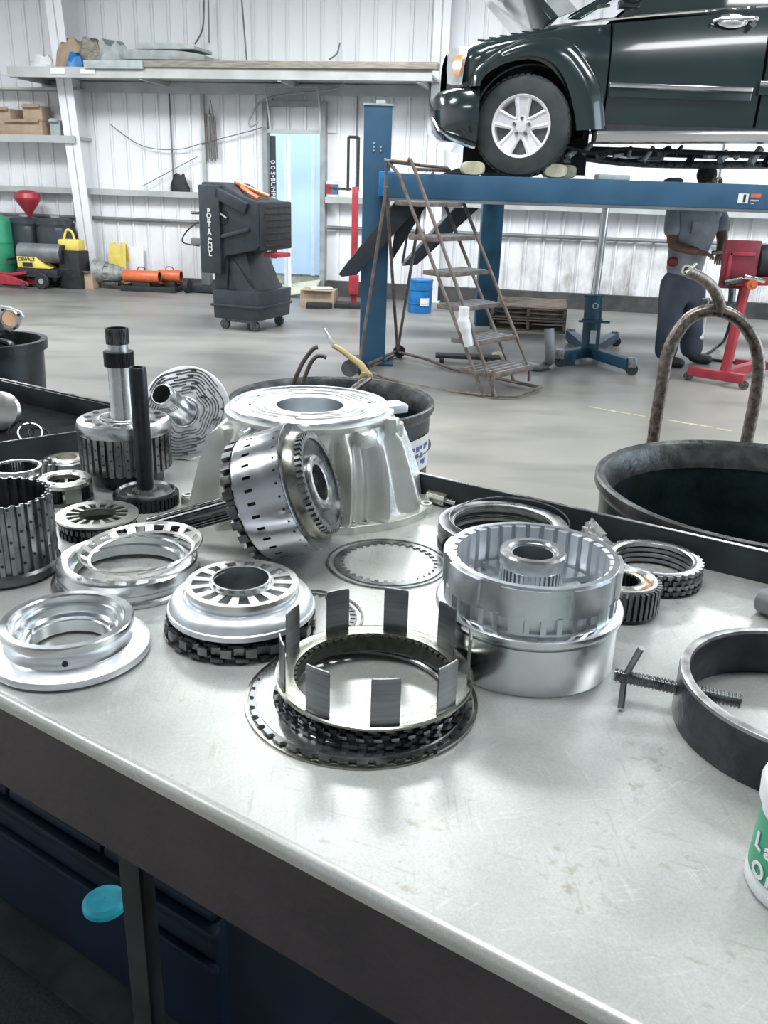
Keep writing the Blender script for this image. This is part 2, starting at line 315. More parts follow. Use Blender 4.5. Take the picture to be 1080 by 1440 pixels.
def smooth(pts, n=8, closed=False):
    p = [Vector(q) for q in pts]; o = []; N = len(p)
    rng = range(N) if closed else range(N-1)
    for i in rng:
        a = p[(i-1) % N] if (closed or i > 0) else p[i]; b = p[i]; c = p[(i+1) % N]; d = p[(i+2) % N] if (closed or i < N-2) else c
        for k in range(n):
            t = k/n; o.append(0.5*((2*b)+(c-a)*t+(2*a-5*b+4*c-d)*t*t+(3*b-a-3*c+d)*t**3))
    if not closed: o.append(p[-1])
    return o
def mesh(name, g, m, bevel=0.0, ang=35, merge=True, flat=False):
    me = bpy.data.meshes.new(name); me.from_pydata([tuple(p) for p in g.v], [], g.f)
    bm = bmesh.new(); bm.from_mesh(me)
    if merge: bmesh.ops.remove_doubles(bm, verts=bm.verts, dist=2e-5)
    bmesh.ops.recalc_face_normals(bm, faces=bm.faces)
    if bevel:
        es = [e for e in bm.edges if len(e.link_faces) == 2 and e.calc_face_angle(0) > 0.5]
        bmesh.ops.bevel(bm, geom=es, offset=bevel, segments=2, profile=0.6, affect='EDGES', clamp_overlap=True)
    bm.to_mesh(me); bm.free()
    if not flat:
        me.polygons.foreach_set('use_smooth', [True]*len(me.polygons)); me.set_sharp_from_angle(angle=math.radians(ang))
    me.materials.append(m); return me
def thing(name, label, cat, loc, rz=0.0, group=None, R=None):
    o = bpy.data.objects.new(name, None); COL.objects.link(o); o.location = loc
    o.rotation_euler = (0, 0, rz) if R is None else R if isinstance(R, Euler) else R.to_euler()
    o.empty_display_size = 0.1
    o['label'] = label; o['category'] = cat
    if group: o['group'] = group
    return o
def part(name, g, m, parent, bevel=0.0, ang=35, label=None, world=False, stuff=False, loc=None):
    if world:
        p = parent; Mi = Matrix.Identity(4)
        while p is not None: Mi = Matrix.LocRotScale(p.location, p.rotation_euler, None) @ Mi; p = p.parent
        g.xf(Mi.inverted())
    o = bpy.data.objects.new(name, mesh(name, g, m, bevel, ang)); COL.objects.link(o); o.parent = parent
    if loc: o.location = loc
    if label: o['label'] = label
    if stuff: o['kind'] = 'stuff'
    return o
def solo(name, g, m, label, cat, loc=(0, 0, 0), rz=0.0, bevel=0.0, ang=35, group=None, R=None, world=False):
    if world: g.xf(Matrix.Translation(Vector(loc)).inverted())
    o = bpy.data.objects.new(name, mesh(name, g, m, bevel, ang)); COL.objects.link(o); o.location = loc
    o.rotation_euler = (0, 0, rz) if R is None else R if isinstance(R, Euler) else R.to_euler()
    o['label'] = label; o['category'] = cat
    if group: o['group'] = group
    return o
def struct(name, g, m, loc=(0, 0, 0), rz=0.0, bevel=0.0, parent=None):
    o = bpy.data.objects.new(name, mesh(name, g, m, bevel)); COL.objects.link(o); o.location = loc; o.rotation_euler = (0, 0, rz)
    o['kind'] = 'structure'
    if parent: o.parent = parent
    return o
def copy_part(o, parent, loc=None):
    c = o.copy(); COL.objects.link(c); c.parent = parent
    if loc is not None: c.location = loc
    return c
def dup(root, loc, rz, label=None, group=None):
    r = root.copy(); COL.objects.link(r); r.location = loc; r.rotation_euler = (0, 0, rz)
    if label: r['label'] = label
    if group: r['group'] = group
    for ch in list(root.children):
        c = ch.copy(); COL.objects.link(c); c.parent = r
        for g in list(ch.children): d = g.copy(); COL.objects.link(d); d.parent = c
    return r
def text(name, s, size, m, parent, loc, rot, ext=0.001, spacing=1.0, bold=0.0, line=1.0):
    cu = bpy.data.curves.new(name, 'FONT'); cu.body = s; cu.size = size; cu.extrude = ext; cu.space_character = spacing; cu.space_line = line
    cu.offset = bold; cu.align_x = 'CENTER'; cu.align_y = 'CENTER'; cu.resolution_u = 3
    t = bpy.data.objects.new(name, cu); COL.objects.link(t)
    dg = bpy.context.evaluated_depsgraph_get(); me = bpy.data.meshes.new_from_object(t.evaluated_get(dg))
    bpy.data.objects.remove(t); me.materials.clear(); me.materials.append(m)
    o = bpy.data.objects.new(name, me); COL.objects.link(o); o.parent = parent; o.location = loc; o.rotation_euler = rot
    return o
def skin(name, verts, edges, radii, m, parent, sub=2, label=None, loc=None):
    me = bpy.data.meshes.new(name); me.from_pydata([tuple(v) for v in verts], edges, [])
    o = bpy.data.objects.new(name, me); COL.objects.link(o)
    o.modifiers.new('skin', 'SKIN'); o.modifiers['skin'].use_smooth_shade = True
    if not me.skin_vertices: me.skin_vertices.new()
    for i, r in enumerate(radii):
        sv = me.skin_vertices[0].data[i]; sv.radius = (r, r) if not isinstance(r, tuple) else r
        sv.use_root = (i == 0)
    sb = o.modifiers.new('sub', 'SUBSURF'); sb.levels = sub; sb.render_levels = sub
    bpy.context.view_layer.update()
    dg = bpy.context.evaluated_depsgraph_get(); me2 = bpy.data.meshes.new_from_object(o.evaluated_get(dg))
    bpy.data.objects.remove(o)
    me2.materials.clear(); me2.materials.append(m)
    me2.polygons.foreach_set('use_smooth', [True]*len(me2.polygons))
    o = bpy.data.objects.new(name, me2); COL.objects.link(o); o.parent = parent
    if label: o['label'] = label
    return o
# ------------------------------------------------------------------ the room
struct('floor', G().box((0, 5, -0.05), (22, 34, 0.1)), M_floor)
struct('ceiling', G().box((0, 3.5, 6.75), (20, 26, 0.1)), M_ceil)
struct('wall_left', G().box((-8.3, 5.2, 3.35), (0.1, 19.4, 6.7)), M_wall)
struct('wall_right', G().box((8.3, -2.2, 3.35), (0.1, 5.4, 6.7)).box((8.3, 9.0, 3.35), (0.1, 6.0, 6.7)).box((8.3, 3.25, 5.5), (0.1, 5.5, 2.4)), M_wall)
struct('wall_front', G().box((0, -4.5, 3.35), (16.6, 0.1, 6.7)), M_rear)
DS0, DS1, DH = -1.86, -1.07, 2.24
wb = G()
wb.box(((-8.5+DS0)/2, 0.04, 3.35), (DS0+8.5, 0.04, 6.7)); wb.box(((8.5+DS1)/2, 0.04, 3.35), (8.5-DS1, 0.04, 6.7))
wb.box(((DS0+DS1)/2, 0.04, (6.7+DH)/2), (DS1-DS0, 0.04, 6.7-DH))
wall = struct('wall_back', wb, M_wall, W(0, 0), WA)
def panel(h):
    g = G(); p = [(-0.125, 0), (-0.100, 0), (-0.094, -0.026), (-0.076, -0.026), (-0.070, 0), (0.122, 0), (0.122, 0.012), (-0.125, 0.012)]
    return g.prism(p, 0.0, h)
gp = {h: mesh('wall_panel', panel(h), M_wall, ang=20) for h in (2.93, 3.6, 0.69)}
for i in range(-30, 31):
    s = i*0.25+0.02
    for z0, h in ((0.02, 2.93), (2.955, 3.6)):
        if z0 < 1 and DS0-0.12 < s < DS1+0.12: z0, h = 2.255, 0.69
        o = bpy.data.objects.new('wall_panel', gp[h]); COL.objects.link(o); o.parent = wall; o.location = (s, 0, z0)
M_grimy = mat('grimy_dark_kerb', (0.055, 0.055, 0.055), 0.7, 0, 0.4, 4, world=True)
# girts, conduit, base channel
for z in (1.395,):
    for a, b in ((-7.8, DS0-0.12), (DS1+0.1, 7.8)):
        part('girt', G().box(((a+b)/2, -0.12, z), (b-a, 0.16, 0.012)).box(((a+b)/2, -0.2, z-0.035), (b-a, 0.012, 0.08)), M_girt, wall)
        part('conduit', G().cyl((a, -0.07, 0.975), (b, -0.07, 0.975), 0.028, seg=10), M_conduit, wall)
        part('base_channel', G().box(((a+b)/2, -0.06, 0.07 if a < -3 else 0.11), (b-a, 0.10, 0.14 if a < -3 else 0.22)), M_grimy, wall)
part('eave_girt', G().box((0, -0.1, 3.98), (15.6, 0.14, 0.05)), M_girt, wall)
for s in (-3.35, -0.55, 2.1, 4.4):
    part('conduit_drop', G().cyl((s, -0.06, 2.9), (s, -0.06, 1.42), 0.012, seg=6), M_conduit, wall)
# tapered frame columns
def column(s, d0, d1, wf=0.24, top=6.6):
    g = G()
    g.add([(s-wf/2, -d0, 0), (s+wf/2, -d0, 0), (s+wf/2, -d1, top), (s-wf/2, -d1, top), (s-wf/2, -d0+0.02, 0), (s+wf/2, -d0+0.02, 0), (s+wf/2, -d1+0.02, top), (s-wf/2, -d1+0.02, top)],
          [(0, 1, 2, 3), (4, 5, 6, 7), (0, 1, 5, 4), (3, 2, 6, 7), (0, 3, 7, 4), (1, 2, 6, 5)])
    g.add([(s-0.01, 0, 0), (s+0.01, 0, 0), (s+0.01, -d0, 0), (s-0.01, -d0, 0), (s-0.01, 0, top), (s+0.01, 0, top), (s+0.01, -d1, top), (s-0.01, -d1, top)],
          [(0, 1, 2, 3), (4, 5, 6, 7), (0, 1, 5, 4), (1, 2, 6, 5), (2, 3, 7, 6), (3, 0, 4, 7)])
    g.box((s, -0.01, top/2), (wf, 0.02, top))
    g.box((s, -d0/2, 0.01), (wf+0.06, d0+0.06, 0.02))
    return part('steel_column', g, M_wall, wall)
column(-4.72, 0.24, 0.95); column(0.62, 0.20, 0.36, 0.22); column(6.3, 0.24, 0.95)
part('post', G().box((-3.05+0.2, -0.05, 2.2), (0.05, 0.05, 1.4)), M_girt, wall)
# door opening in wall
dr = G()
for x in (DS0-0.035, DS1+0.035): dr.box((x, -0.05, 1.31), (0.075, 0.14, 2.62))
dr.box(((DS0+DS1)/2, -0.05, 2.62), (DS1-DS0+0.14, 0.12, 0.07))
door = struct('door_1', dr, M_grey, W(0, 0), WA)
part('door_head', G().box(((DS0+DS1)/2, -0.06, DH+0.02), (DS1-DS0, 0.1, 0.05)), M_girt, door)
part('door_leaf', G().box((-0.36, 0, 1.07), (0.72, 0.04, 2.12)), M_white, door, loc=(DS0+0.12, 0.34, 0.04)).rotation_euler = (0, 0, math.radians(112))
part('door_sill', G().box(((DS0+DS1)/2, 0.1, 0.012), (DS1-DS0, 0.35, 0.024)), M_lgrey, door)
part('notice', G().box((DS0+0.27, -0.02, 1.86), (0.035, 0.004, 0.17)), M_red, door)
part('sign_strip', G().box((DS0+0.06, -0.045, 1.35), (0.09, 0.02, 1.7)), M_dark, door, label='dark strip with white lettering at the door jamb')
text('lettering', '0 0 S\u2022BUMPERS', 0.10, M_white, door, (DS0+0.06, -0.057, 1.55), (PI/2, PI/2, 0), 0.001)
# things outside, beyond the door
g = G(); p = []
for i in range(14):
    x = i*0.2; p += [(x, 0), (x+0.1, 0), (x+0.13, 0.035), (x+0.17, 0.035)]
p += [(2.8, 0.08), (0, 0.08)]
g.prism([(x, -y) for x, y in p], 0.16, 2.7)
oc = thing('shipping_container', 'pale blue corrugated metal wall outside, seen through the open doorway', 'container', W(-2.75, 0, -1.3), WA)
part('side_wall', g, M_outer, oc); part('base_rail', G().box((1.4, 0.02, 0.08), (2.8, 0.1, 0.16)), M_block, oc)
part('post', G().box((1.2, -0.06, 1.4), (0.06, 0.05, 2.5)), M_white, oc)
solo('loose_board', G().box((0, 0, 0.0), (0.62, 0.5, 0.015)), M_lime, 'pale yellow board leaning low by the doorway floor', 'board', W(-1.35, 0.11, 0.35), WA, R=Euler((0.25, -0.18, WA)))
# yellow floor line: thin paint strip
a, b = Z(826, 572, 0), Z(1030, 606, 0); d = (b-a); nn = Vector((-d.y, d.x, 0)).normalized()
g = G()
for i in range(9):
    t0 = i/9+random.uniform(0, .02); t1 = (i+1)/9-random.uniform(0, .03)
    g.box((a+d*(t0+t1)/2+nn*random.uniform(-.008, .008)+Vector((0, 0, 0.0012))), (d.length*(t1-t0), 0.045*random.uniform(.5, 1), 0.002), math.atan2(d.y, d.x))
M_line = mat('faded_yellow_line', (0.60, 0.56, 0.36), 0.6, 0, 0.15, 30)
o = struct('trim_1', g, M_line)
# ------------------------------------------------------------------ loft shelf over the wall
def wthing(name, label, cat, s, z, off, group=None, rz=0.0): return thing(name, label, cat, W(s, z, off), WA+rz, group)
ls = wthing('loft_shelf', 'long grey storage shelf high on the corrugated wall with weathered timber edge', 'shelf', 0, 2.9, 0)
part('deck', G().box((-2.35, -0.47, 0.0), (5.95, 0.94, 0.03)), M_girt, ls)
part('channel', G().box((-2.35, -0.96, 0.0), (5.95, 0.03, 0.13)).box((-2.35, -0.92, -0.06), (5.95, 0.08, 0.01)), M_girt, ls)
part('channel', G().box((-2.35, -0.1, -0.1), (5.95, 0.04, 0.14)), M_girt, ls)
part('timber_edge', G().box((-1.35, -0.93, 0.105), (4.1, 0.2, 0.08), -0.008), M_wood, ls, 0.006)
part('timber_edge', G().box((-3.7, -0.93, 0.09), (0.85, 0.22, 0.1)), M_lgrey, ls, 0.006)
for s in (-5.2, -3.35, -1.4, 0.45): part('bracket', G().box((s, -0.5, -0.05), (0.05, 0.9, 0.07)), M_girt, ls)
part('label_plate', G().box((-4.55, -0.985, 0.01), (0.22, 0.008, 0.07)), M_white, ls)
part('label_plate', G().box((-4.1, -0.985, 0.01), (0.22, 0.008, 0.06)), M_white, ls)
# loft load
def crumple(w, d, h, seed, n=9):
    random.seed(seed); g = G(); secs = []
    for i in range(5):
        t = i/4; ring = []
        for k in range(n):
            a = 2*PI*k/n; q = (1.05-0.45*t*t)*random.uniform(0.80, 1.12)
            ring.append((math.cos(a)*w/2*q, math.sin(a)*d/2*q, max(0, h*t*random.uniform(0.78, 1.08))))
        secs.append(ring)
    g.loft(secs); return g
for i, (px, py, w_, h_, m_, lb) in enumerate(((62, 100, .36, .24, M_white, 'small white crushed carton at the left end of the loft shelf'), (103, 100, .46, .44, M_card, 'brown paper sack slumped on loft shelf, behind blue bag'),
        (130, 100, .40, .46, M_wood, 'tan paper sack standing just right of the blue bag'), (160, 98, .52, .42, M_lgrey, 'grey-beige folded sack on the loft shelf, next to the foam slabs'), (108, 101, .24, .24, M_blued, 'small bright blue bag on the loft shelf front'))):
    off = 0.55 if i < 4 else 0.8
    s, z = Wp(px, py, off); g = crumple(w_*1.15, .3, h_, 11+i, 13)
    solo('crushed_carton' if i == 0 else 'paper_sack' if i < 4 else 'blue_bag', g, m_, lb, 'carton' if i == 0 else 'sack' if i < 4 else 'bag', W(s, 2.917, off), WA, ang=20, group='paper sacks on the loft shelf' if 0 < i < 4 else None)
for i, (px, w_, z_, t_, m_, lb) in enumerate(((238, 1.25, 0, .16, M_lgrey, 'lower pale grey foam slab on the loft shelf'), (243, 1.15, .165, .12, M_grey, 'middle dark grey foam slab bending over the lower one'), (248, .85, .29, .08, M_lgrey, 'thin top foam slab of the loft stack'))):
    s, z = Wp(px, 95, .5); secs = []
    for k in range(9):
        x = (k/8-.5)*w_; dz = -0.06*(k/8)**3 if i == 1 else 0.0
        secs.append([(x, -.28, z_), (x, .28, z_+.0), (x, .28, z_+t_*(1-.5*(k/8)**4)), (x, -.28, z_+t_*(1-.5*(k/8)**4))])
    solo('foam_slab', G().loft(secs), m_, lb, 'foam', W(s, 2.917, .52), WA+(.0, .03, -.05)[i], .008, group='foam slabs on the loft shelf')
# small side shelf on the left with boxes
ss = wthing('side_shelf', 'low left wall shelf carrying cardboard boxes', 'shelf', -6.3, 2.09, 0)
part('board', G().box((0.35, -0.25, 0), (2.6, 0.5, 0.04)), M_girt, ss); part('lip', G().box((0.35, -0.5, -0.02), (2.6, 0.02, 0.1)), M_girt, ss)
part('top_rail', G().box((0.35, -0.2, 0.66), (2.6, 0.3, 0.03)), M_girt, ss)
def carton(w, d, h):
    g = G().box((0, 0, h/2), (w, d, h)); return g
for px, py, w_, h_, d_, dz, m_, lb in ((12, 193, .34, .36, .3, 0, M_card, 'tall brown carton at left end of the wall shelf'), (42, 193, .62, .20, .34, 0, M_card, 'long open brown carton low on wall shelf'),
                                   (52, 172, .3, .2, .28, .205, M_card, 'small tan box stacked on the long carton'), (82, 190, .16, .22, .2, 0, M_lgrey, 'pale egg-crate style box at the right end of the wall shelf')):
    s, z = Wp(px, py, .3)
    b = thing('cardboard_box', lb, 'box', W(s, 2.11+dz, .27), WA+random.uniform(-.1, .1), 'boxes on the left wall shelf'); part('box_body', carton(w_, d_, h_), m_, b, .004)
    part('flap', G().box((0, -d_/2-.03, h_), (w_*.9, .07, .006), R=Euler((.7, 0, 0)).to_matrix()), m_, b)
# hanging rods, cable, rag
hb = wthing('rod_bundle', 'dark bundle of rods hanging on the wall under the loft shelf', 'rods', *Wp(296, 140, .08), .08)
for i in range(6): part('rod', G().cyl((-.08+i*.028, -.01*(i % 2), -.18-.02*(i % 3)), (-.075+i*.03, 0, -.82+.03*(i % 2)), .011, seg=8), M_conduit if i % 2 else M_brown, hb)
part('hook_cord', G().tube([(-.03, 0, -.2), (0, 0, 0), (.03, 0, -.2)], .006, 6), M_blk, hb)
g = crumple(.3, .16, .24, 5, 11); s, z = Wp(253, 262, .12)
solo('black_rag', g, M_blk, 'crumpled black rag sitting on the wall girt left of the cooler', 'rag', W(s, 1.402, .12), WA, ang=60)
def wpath(pts, off): return [tuple(W(*Wp(x, y, off), off)) for x, y in pts]
g = G().tube(smooth(wpath([(485, 108), (478, 122), (450, 128), (400, 133), (368, 142), (352, 165), (352, 178), (362, 172)], .25), 6), .016, 8)
solo('hanging_hose', g, M_grey, 'grey hose looping down over the doorway from the shelf', 'hose', (0, 0, 0))
g = G().tube(smooth(wpath([(372, 122), (378, 158), (380, 185)], .3), 4), .014, 6).tube(smooth(wpath([(446, 125), (450, 160), (450, 188)], .3), 4), .014, 6).tube(wpath([(372, 122), (446, 122)], .3), .014, 6)
solo('pipe_frame', g, M_girt, 'thin pale pipe frame hanging in front of the door head', 'pipe frame', (0, 0, 0))
g = G().tube(smooth(wpath([(155, 175), (200, 205), (250, 210), (290, 200), (360, 182), (372, 176)], .1), 6), .007, 6).tube(wpath([(200, 262), (278, 220)], .1), .006, 6)
solo('slack_wire', g, M_conduit, 'thin slack wire draped along the corrugated wall under the shelf', 'wire', (0, 0, 0))
for lb, q in (('grey cable running up the wall above the foam slabs, left one of the pair', [(287, 0), (285, 40), (274, 62)]), ('grey cable dropping straight behind the right end of the foam slabs', [(293, 0), (294, 60)]),
              ('thin grey cable on the upper wall, midway between foam slabs and timber joint', [(340, 0), (347, 85)]), ('short curled cable end above the shelf timber over the blue post', [(478, 60), (474, 75), (463, 84)])):
    solo('wall_cable', G().tube(smooth(wpath(q, .2), 5), .012, 6), M_conduit, lb, 'cable', (0, 0, 0), group='cables above the loft shelf')
# bucket on girt right of door
s, z = Wp(468, 262, .12)
bk = thing('paint_bucket', 'small white bucket with red and blue label on the girt beside the doorway', 'bucket', W(s, 1.402, .13), WA)
part('pail', G().rev([(.001, 0), (.085, 0), (.1, .2), (.104, .2), (.104, .215), (.094, .215), (.08, .01), (.001, .01)], 24), M_white, bk)
part('label', G().ring(.0945, .1005, .04, .17, 10, PI, 1.5*PI), M_red, bk); part('label', G().ring(.0945, .1005, .04, .17, 10, 1.5*PI, 1.9*PI), M_ink, bk)
# ------------------------------------------------------------------ left clutter along the wall
def fl(px, py): return Z(px, py, 0)
def fw_(px, off): return W(Wp(px, 385, off)[0], 0, off)
# green gas cylinder
o = fw_(3, .8); gc = thing('gas_cylinder', 'green gas cylinder at the far left against the wall', 'gas cylinder', o)
part('tank', G().rev([(.001, 0), (.2, 0), (.21, .03), (.21, .9), (.205, .92), (.15, .96), (.09, 1.0), (.001, 1.0)], 28), M_green, gc)
part('hoop', G().ring(.21, .218, .3, .32, 28), M_green, gc); part('hoop', G().ring(.21, .218, .6, .62, 28), M_green, gc)
part('valve', G().cyl((0, 0, .98), (0, 0, 1.16), .06, .05, 12).ball((0, 0, 1.2), .07), M_lgrey, gc)
# black tank pair
for i, (px, w_) in enumerate(((43, .50), (85, .50))):
    o = fw_(px, .42); t = thing('black_tank', ('left' if i == 0 else 'right')+' ribbed black water tank behind the grey heater', 'tank', (o.x, o.y, 0), WA, 'black water tanks by the wall')
    secs = []
    for z, q in ((0, .9), (.04, 1), (.3, 1), (.34, .96), (.38, 1), (.8, 1), (.84, .95), (.88, .98), (.95, .8), (.97, .5)):
        secs.append([(w_/2*q*math.copysign(abs(math.cos(a))**.6, math.cos(a)), .26*q*math.copysign(abs(math.sin(a))**.6, math.sin(a)), z) for a in [2*PI*k/24 for k in range(24)]])
    part('tank_shell', G().loft(secs), M_dark, t, ang=30); part('cap', G().cyl((0, 0, .96), (0, 0, 1.0), .07, seg=16), M_grey, t)
# red funnel
a = fw_(50, .42)
solo('red_funnel', G().rev([(.02, -.22), (.03, -.2), (.17, 0), (.19, .05), (.17, .12), (.10, .16), (.001, .165)], 20, closed=False), M_red, 'red round-topped funnel standing on the left black tank', 'funnel', (a.x, a.y, 1.19))
# torpedo heater with yellow body on wheeled frame
o = fw_(60, 1.0); hz = thing('forced_air_heater', 'grey and yellow wheeled forced-air heater on the left', 'heater', (o.x, o.y, 0), -.12); hz.scale = (.74, .8, .8)
part('barrel', G().rev([(.001, -.45), (.12, -.45), (.17, -.42), (.17, .42), (.15, .47), (.13, .47), (.12, .40), (.001, .40)], 28).rot(PI/2, 'Y').mv(0, 0, .62), M_conduit, hz)
part('nozzle', G().ring(.11, .155, .0, .05, 24).rot(PI/2, 'Y').mv(.46, 0, .62), M_blk, hz)
part('side_panel', G().slab([(-.42, -.16, .36), (.25, -.16, .36), (.12, -.16, .42), (-.02, -.16, .56), (-.42, -.16, .56)], (0, .3, 0)), M_yellow, hz, .01)
part('panel_recess', G().box((-.2, -.165, .42), (.2, .02, .07)), M_blk, hz)
text('lettering', 'DEWALT', .085, M_blk, hz, (-.21, -.163, .51), (PI/2, 0, 0), .002, 1, .002)
part('fuel_tank', G().box((.0, 0, .28), (.85, .42, .14)), M_blk, hz, .02)
part('frame', G().tube([(-.6, -.2, .5), (-.5, -.2, .22), (.45, -.2, .22), (.55, -.2, .36), (.75, -.2, .38)], .015, 8).tube([(-.6, .2, .5), (-.5, .2, .22), (.45, .2, .22), (.55, .2, .36), (.75, .2, .38)], .015, 8).tube([(-.6, -.2, .5), (-.6, .2, .5)], .015, 8).box((-.35, 0, .1), (.03, .3, .2)), M_blk, hz)
for y in (-.26, .26):
    wl = part('wheel', G().rev([(.05, -.03), (.13, -.035), (.145, -.02), (.145, .02), (.13, .035), (.05, .03)], 24).rot(PI/2, 'X').mv(.12, y, .145), M_blk, hz)
    part('hub', G().cyl((.12, y-.04, .145), (.12, y+.04, .145), .05, seg=12), M_grey, wl)
# generator / chainsaw lump behind
o = fw_(104, .85); cs = thing('chainsaw', 'yellow chainsaw hanging against the black tank beside the column', 'chainsaw', (o.x, o.y, .0), -.2)
part('engine_block', G().box((0, 0, .62), (.34, .18, .16)), M_yellow, cs, .03); part('handle', G().tube(smooth([(-.12, 0, .66), (-.06, 0, .82), (.03, 0, .80), (.07, 0, .64)], 5), .018, 8), M_yellow, cs)
part('base_box', G().box((.02, .0, .27), (.34, .3, .54)), M_blk, cs, .02)
g = G().tube([P(98, 345, 13.4), P(102, 378, 13.3), P(114, 397, 13.35)], .02, 8)
solo('yellow_rod', g, M_yellow, 'bent yellow rod leaning in front of the chainsaw, foot on floor', 'rod', (0, 0, 0))
# red jack
o = fw_(16, 1.15); rj = thing('floor_jack', 'low red floor jack at the far left edge on the floor', 'jack', (o.x, o.y, 0), -.25); rj.scale = (.7, .8, .8)
part('side_frame', G().slab([(-.5, -.15, .06), (.5, -.15, .06), (.5, -.15, .12), (.1, -.15, .22), (-.5, -.15, .26)], (0, .03, 0)), M_red, rj, .005)
part('side_frame', G().slab([(-.5, .12, .06), (.5, .12, .06), (.5, .12, .12), (.1, .12, .22), (-.5, .12, .26)], (0, .03, 0)), M_red, rj, .005)
part('lift_arm', G().box((.1, 0, .24), (.6, .12, .06), R=Euler((0, -.15, 0)).to_matrix()), M_red, rj, .01); part('saddle', G().cyl((.36, 0, .28), (.36, 0, .33), .06), M_steeld, rj)
for x in (-.42, .42):
    for y in (-.18, .18): part('wheel', G().cyl((x, y-.02, .06), (x, y+.02, .06), .06, seg=16), M_steeld, rj)
# cardboard box and automatic transmission by the column
o = fw_(122, .75); b = thing('cardboard_box', 'small brown box on the floor at the foot of the steel column', 'box', (o.x, o.y, 0), -.1); part('box_body', carton(.3, .3, .24), M_card, b, .004); part('flap', G().box((0, -.16, .25), (.26, .08, .006)), M_card, b)
o = fw_(152, .62); tr = thing('gearbox', 'grey cast gearbox lying on the floor right of the column', 'gearbox', (o.x, o.y, 0), -.12); tr.scale = (.62, .8, .72)
part('bell_end', G().rev([(.001, -.3), (.26, -.3), (.26, -.26), (.2, -.02), (.001, -.02)], 24).rot(PI/2, 'Y').mv(0, 0, .33), M_castd, tr)
part('case', G().rev([(.001, -.02), (.19, -.02), (.17, .25), (.11, .45), (.08, .5), (.001, .5)], 20).rot(PI/2, 'Y').mv(0, 0, .3), M_castd, tr); part('pan', G().box((.12, 0, .1), (.4, .3, .08)), M_steeld, tr, .01)
for k in range(8):
    a = 2*PI*k/8; part('rib', G().box((-.08, .2*math.cos(a), .33+.2*math.sin(a)), (.34, .02, .02)), M_castd, tr)
# wet floor sign
o = fw_(169, .18); ws = thing('floor_sign', 'yellow folding floor sign behind the orange heaters', 'sign', (o.x, o.y, 0), WA)
for s_, nm in ((-1, 'front_board'), (1, 'back_board')):
    part(nm, G().slab([(-.16, s_*.14, 0), (.16, s_*.14, 0), (.13, s_*.015, .62), (.05, s_*.01, .64), (.05, s_*.01, .60), (-.05, s_*.01, .60), (-.05, s_*.01, .64), (-.13, s_*.015, .62)], (0, .012, 0)), M_yellow, ws, .002)
for x, lb in ((193, 'white board'),):
    o = fl(193, 404); solo('white_board', G().box((0, 0, .28), (.34, .02, .56)), M_white, 'plain white board leaning against the wall behind the orange heater', 'board', W(Wp(193, 380)[0], 0.02, .13), R=Euler((-.08, 0, WA)), bevel=.01)
# orange torpedo heaters on black tray
o = fw_(214, .62); ty = thing('drip_tray', 'flat black tray on the floor under the orange heaters', 'tray', (o.x, o.y, 0), -.1); ty.scale = (.72, .9, 1)
part('tray_floor', G().box((0, 0, .02), (1.15, .5, .03)), M_blk, ty); part('rim', G().box((0, -.25, .04), (1.15, .02, .08)).box((0, .25, .04), (1.15, .02, .08)).box((-.57, 0, .04), (.02, .5, .08)).box((.57, 0, .04), (.02, .5, .08)), M_blk, ty, .004)
for i, (dx, dy, L_) in enumerate(((-.14, -.06, .95), (.23, .13, .62))):
    h = thing('torpedo_heater', ('near long' if i == 0 else 'rear short')+' orange torpedo heater lying on the black tray', 'heater', (o.x+dx, o.y+dy, .036), -.12, 'orange torpedo heaters on the tray'); h.scale = (.58, .6, .62)
    part('barrel', G().rev([(.001, -L_/2), (.13, -L_/2), (.15, -L_/2+.03), (.15, L_/2-.02), (.14, L_/2), (.125, L_/2), (.12, L_/2-.08), (.001, L_/2-.08)], 28).rot(PI/2, 'Y').mv(0, 0, .27), M_orange, h)
    part('outlet', G().ring(.10, .124, L_/2-.07, L_/2-.01, 24).rot(PI/2, 'Y').mv(0, 0, .27), M_blk, h); part('grill', G().cyl((-L_/2-.01, 0, .27), (-L_/2+.002, 0, .27), .12, seg=20), M_steeld, h)
    part('handle', G().tube(smooth([(-.1, 0, .42), (-.07, 0, .48), (.07, 0, .48), (.1, 0, .42)], 4), .012, 8), M_blk, h)
    part('stand', G().box((0, 0, .07), (L_*.5, .2, .13)), M_blk, h, .02)
# dark transmission stand behind the cooler
o = fw_(291, .45); tj = thing('support_stand', 'weathered grey stand with round foot beside the cooler, left of it', 'stand', (o.x, o.y, 0), -.2)
part('column', G().box((0, 0, .55), (.14, .12, 1.1)), M_conduit, tj, .02); part('foot', G().box((0, 0, .06), (.5, .4, .1)), M_blk, tj, .02)
part('bracket', G().box((-.06, -.02, .72), (.3, .1, .1)), M_conduit, tj, .01); part('crossbar', G().cyl((-.2, 0, 1.12), (.12, 0, 1.12), .02), M_steeld, tj)
part('cable', G().tube(smooth([(-.1, 0, 1.0), (-.3, 0, .85), (-.36, 0, .7), (-.1, 0, .66)], 5), .01, 6), M_blk, tj)
part('wheel', G().cyl((-.24, -.24, .1), (-.18, -.24, .1), .1, seg=16), M_blk, tj)
# ------------------------------------------------------------------ evaporative cooler
A = Z(418, 440, .12); B = Z(364, 453, .12); Cc = Z(302, 447, .12)
ang = math.atan2((B-Cc).y, (B-Cc).x)      # along the long base side
ex = math.sin(0)
cw = thing('evaporative_cooler', 'tall dark grey portable evaporative cooler on casters before the open doorway', 'cooler', (B.x, B.y, 0), ang)
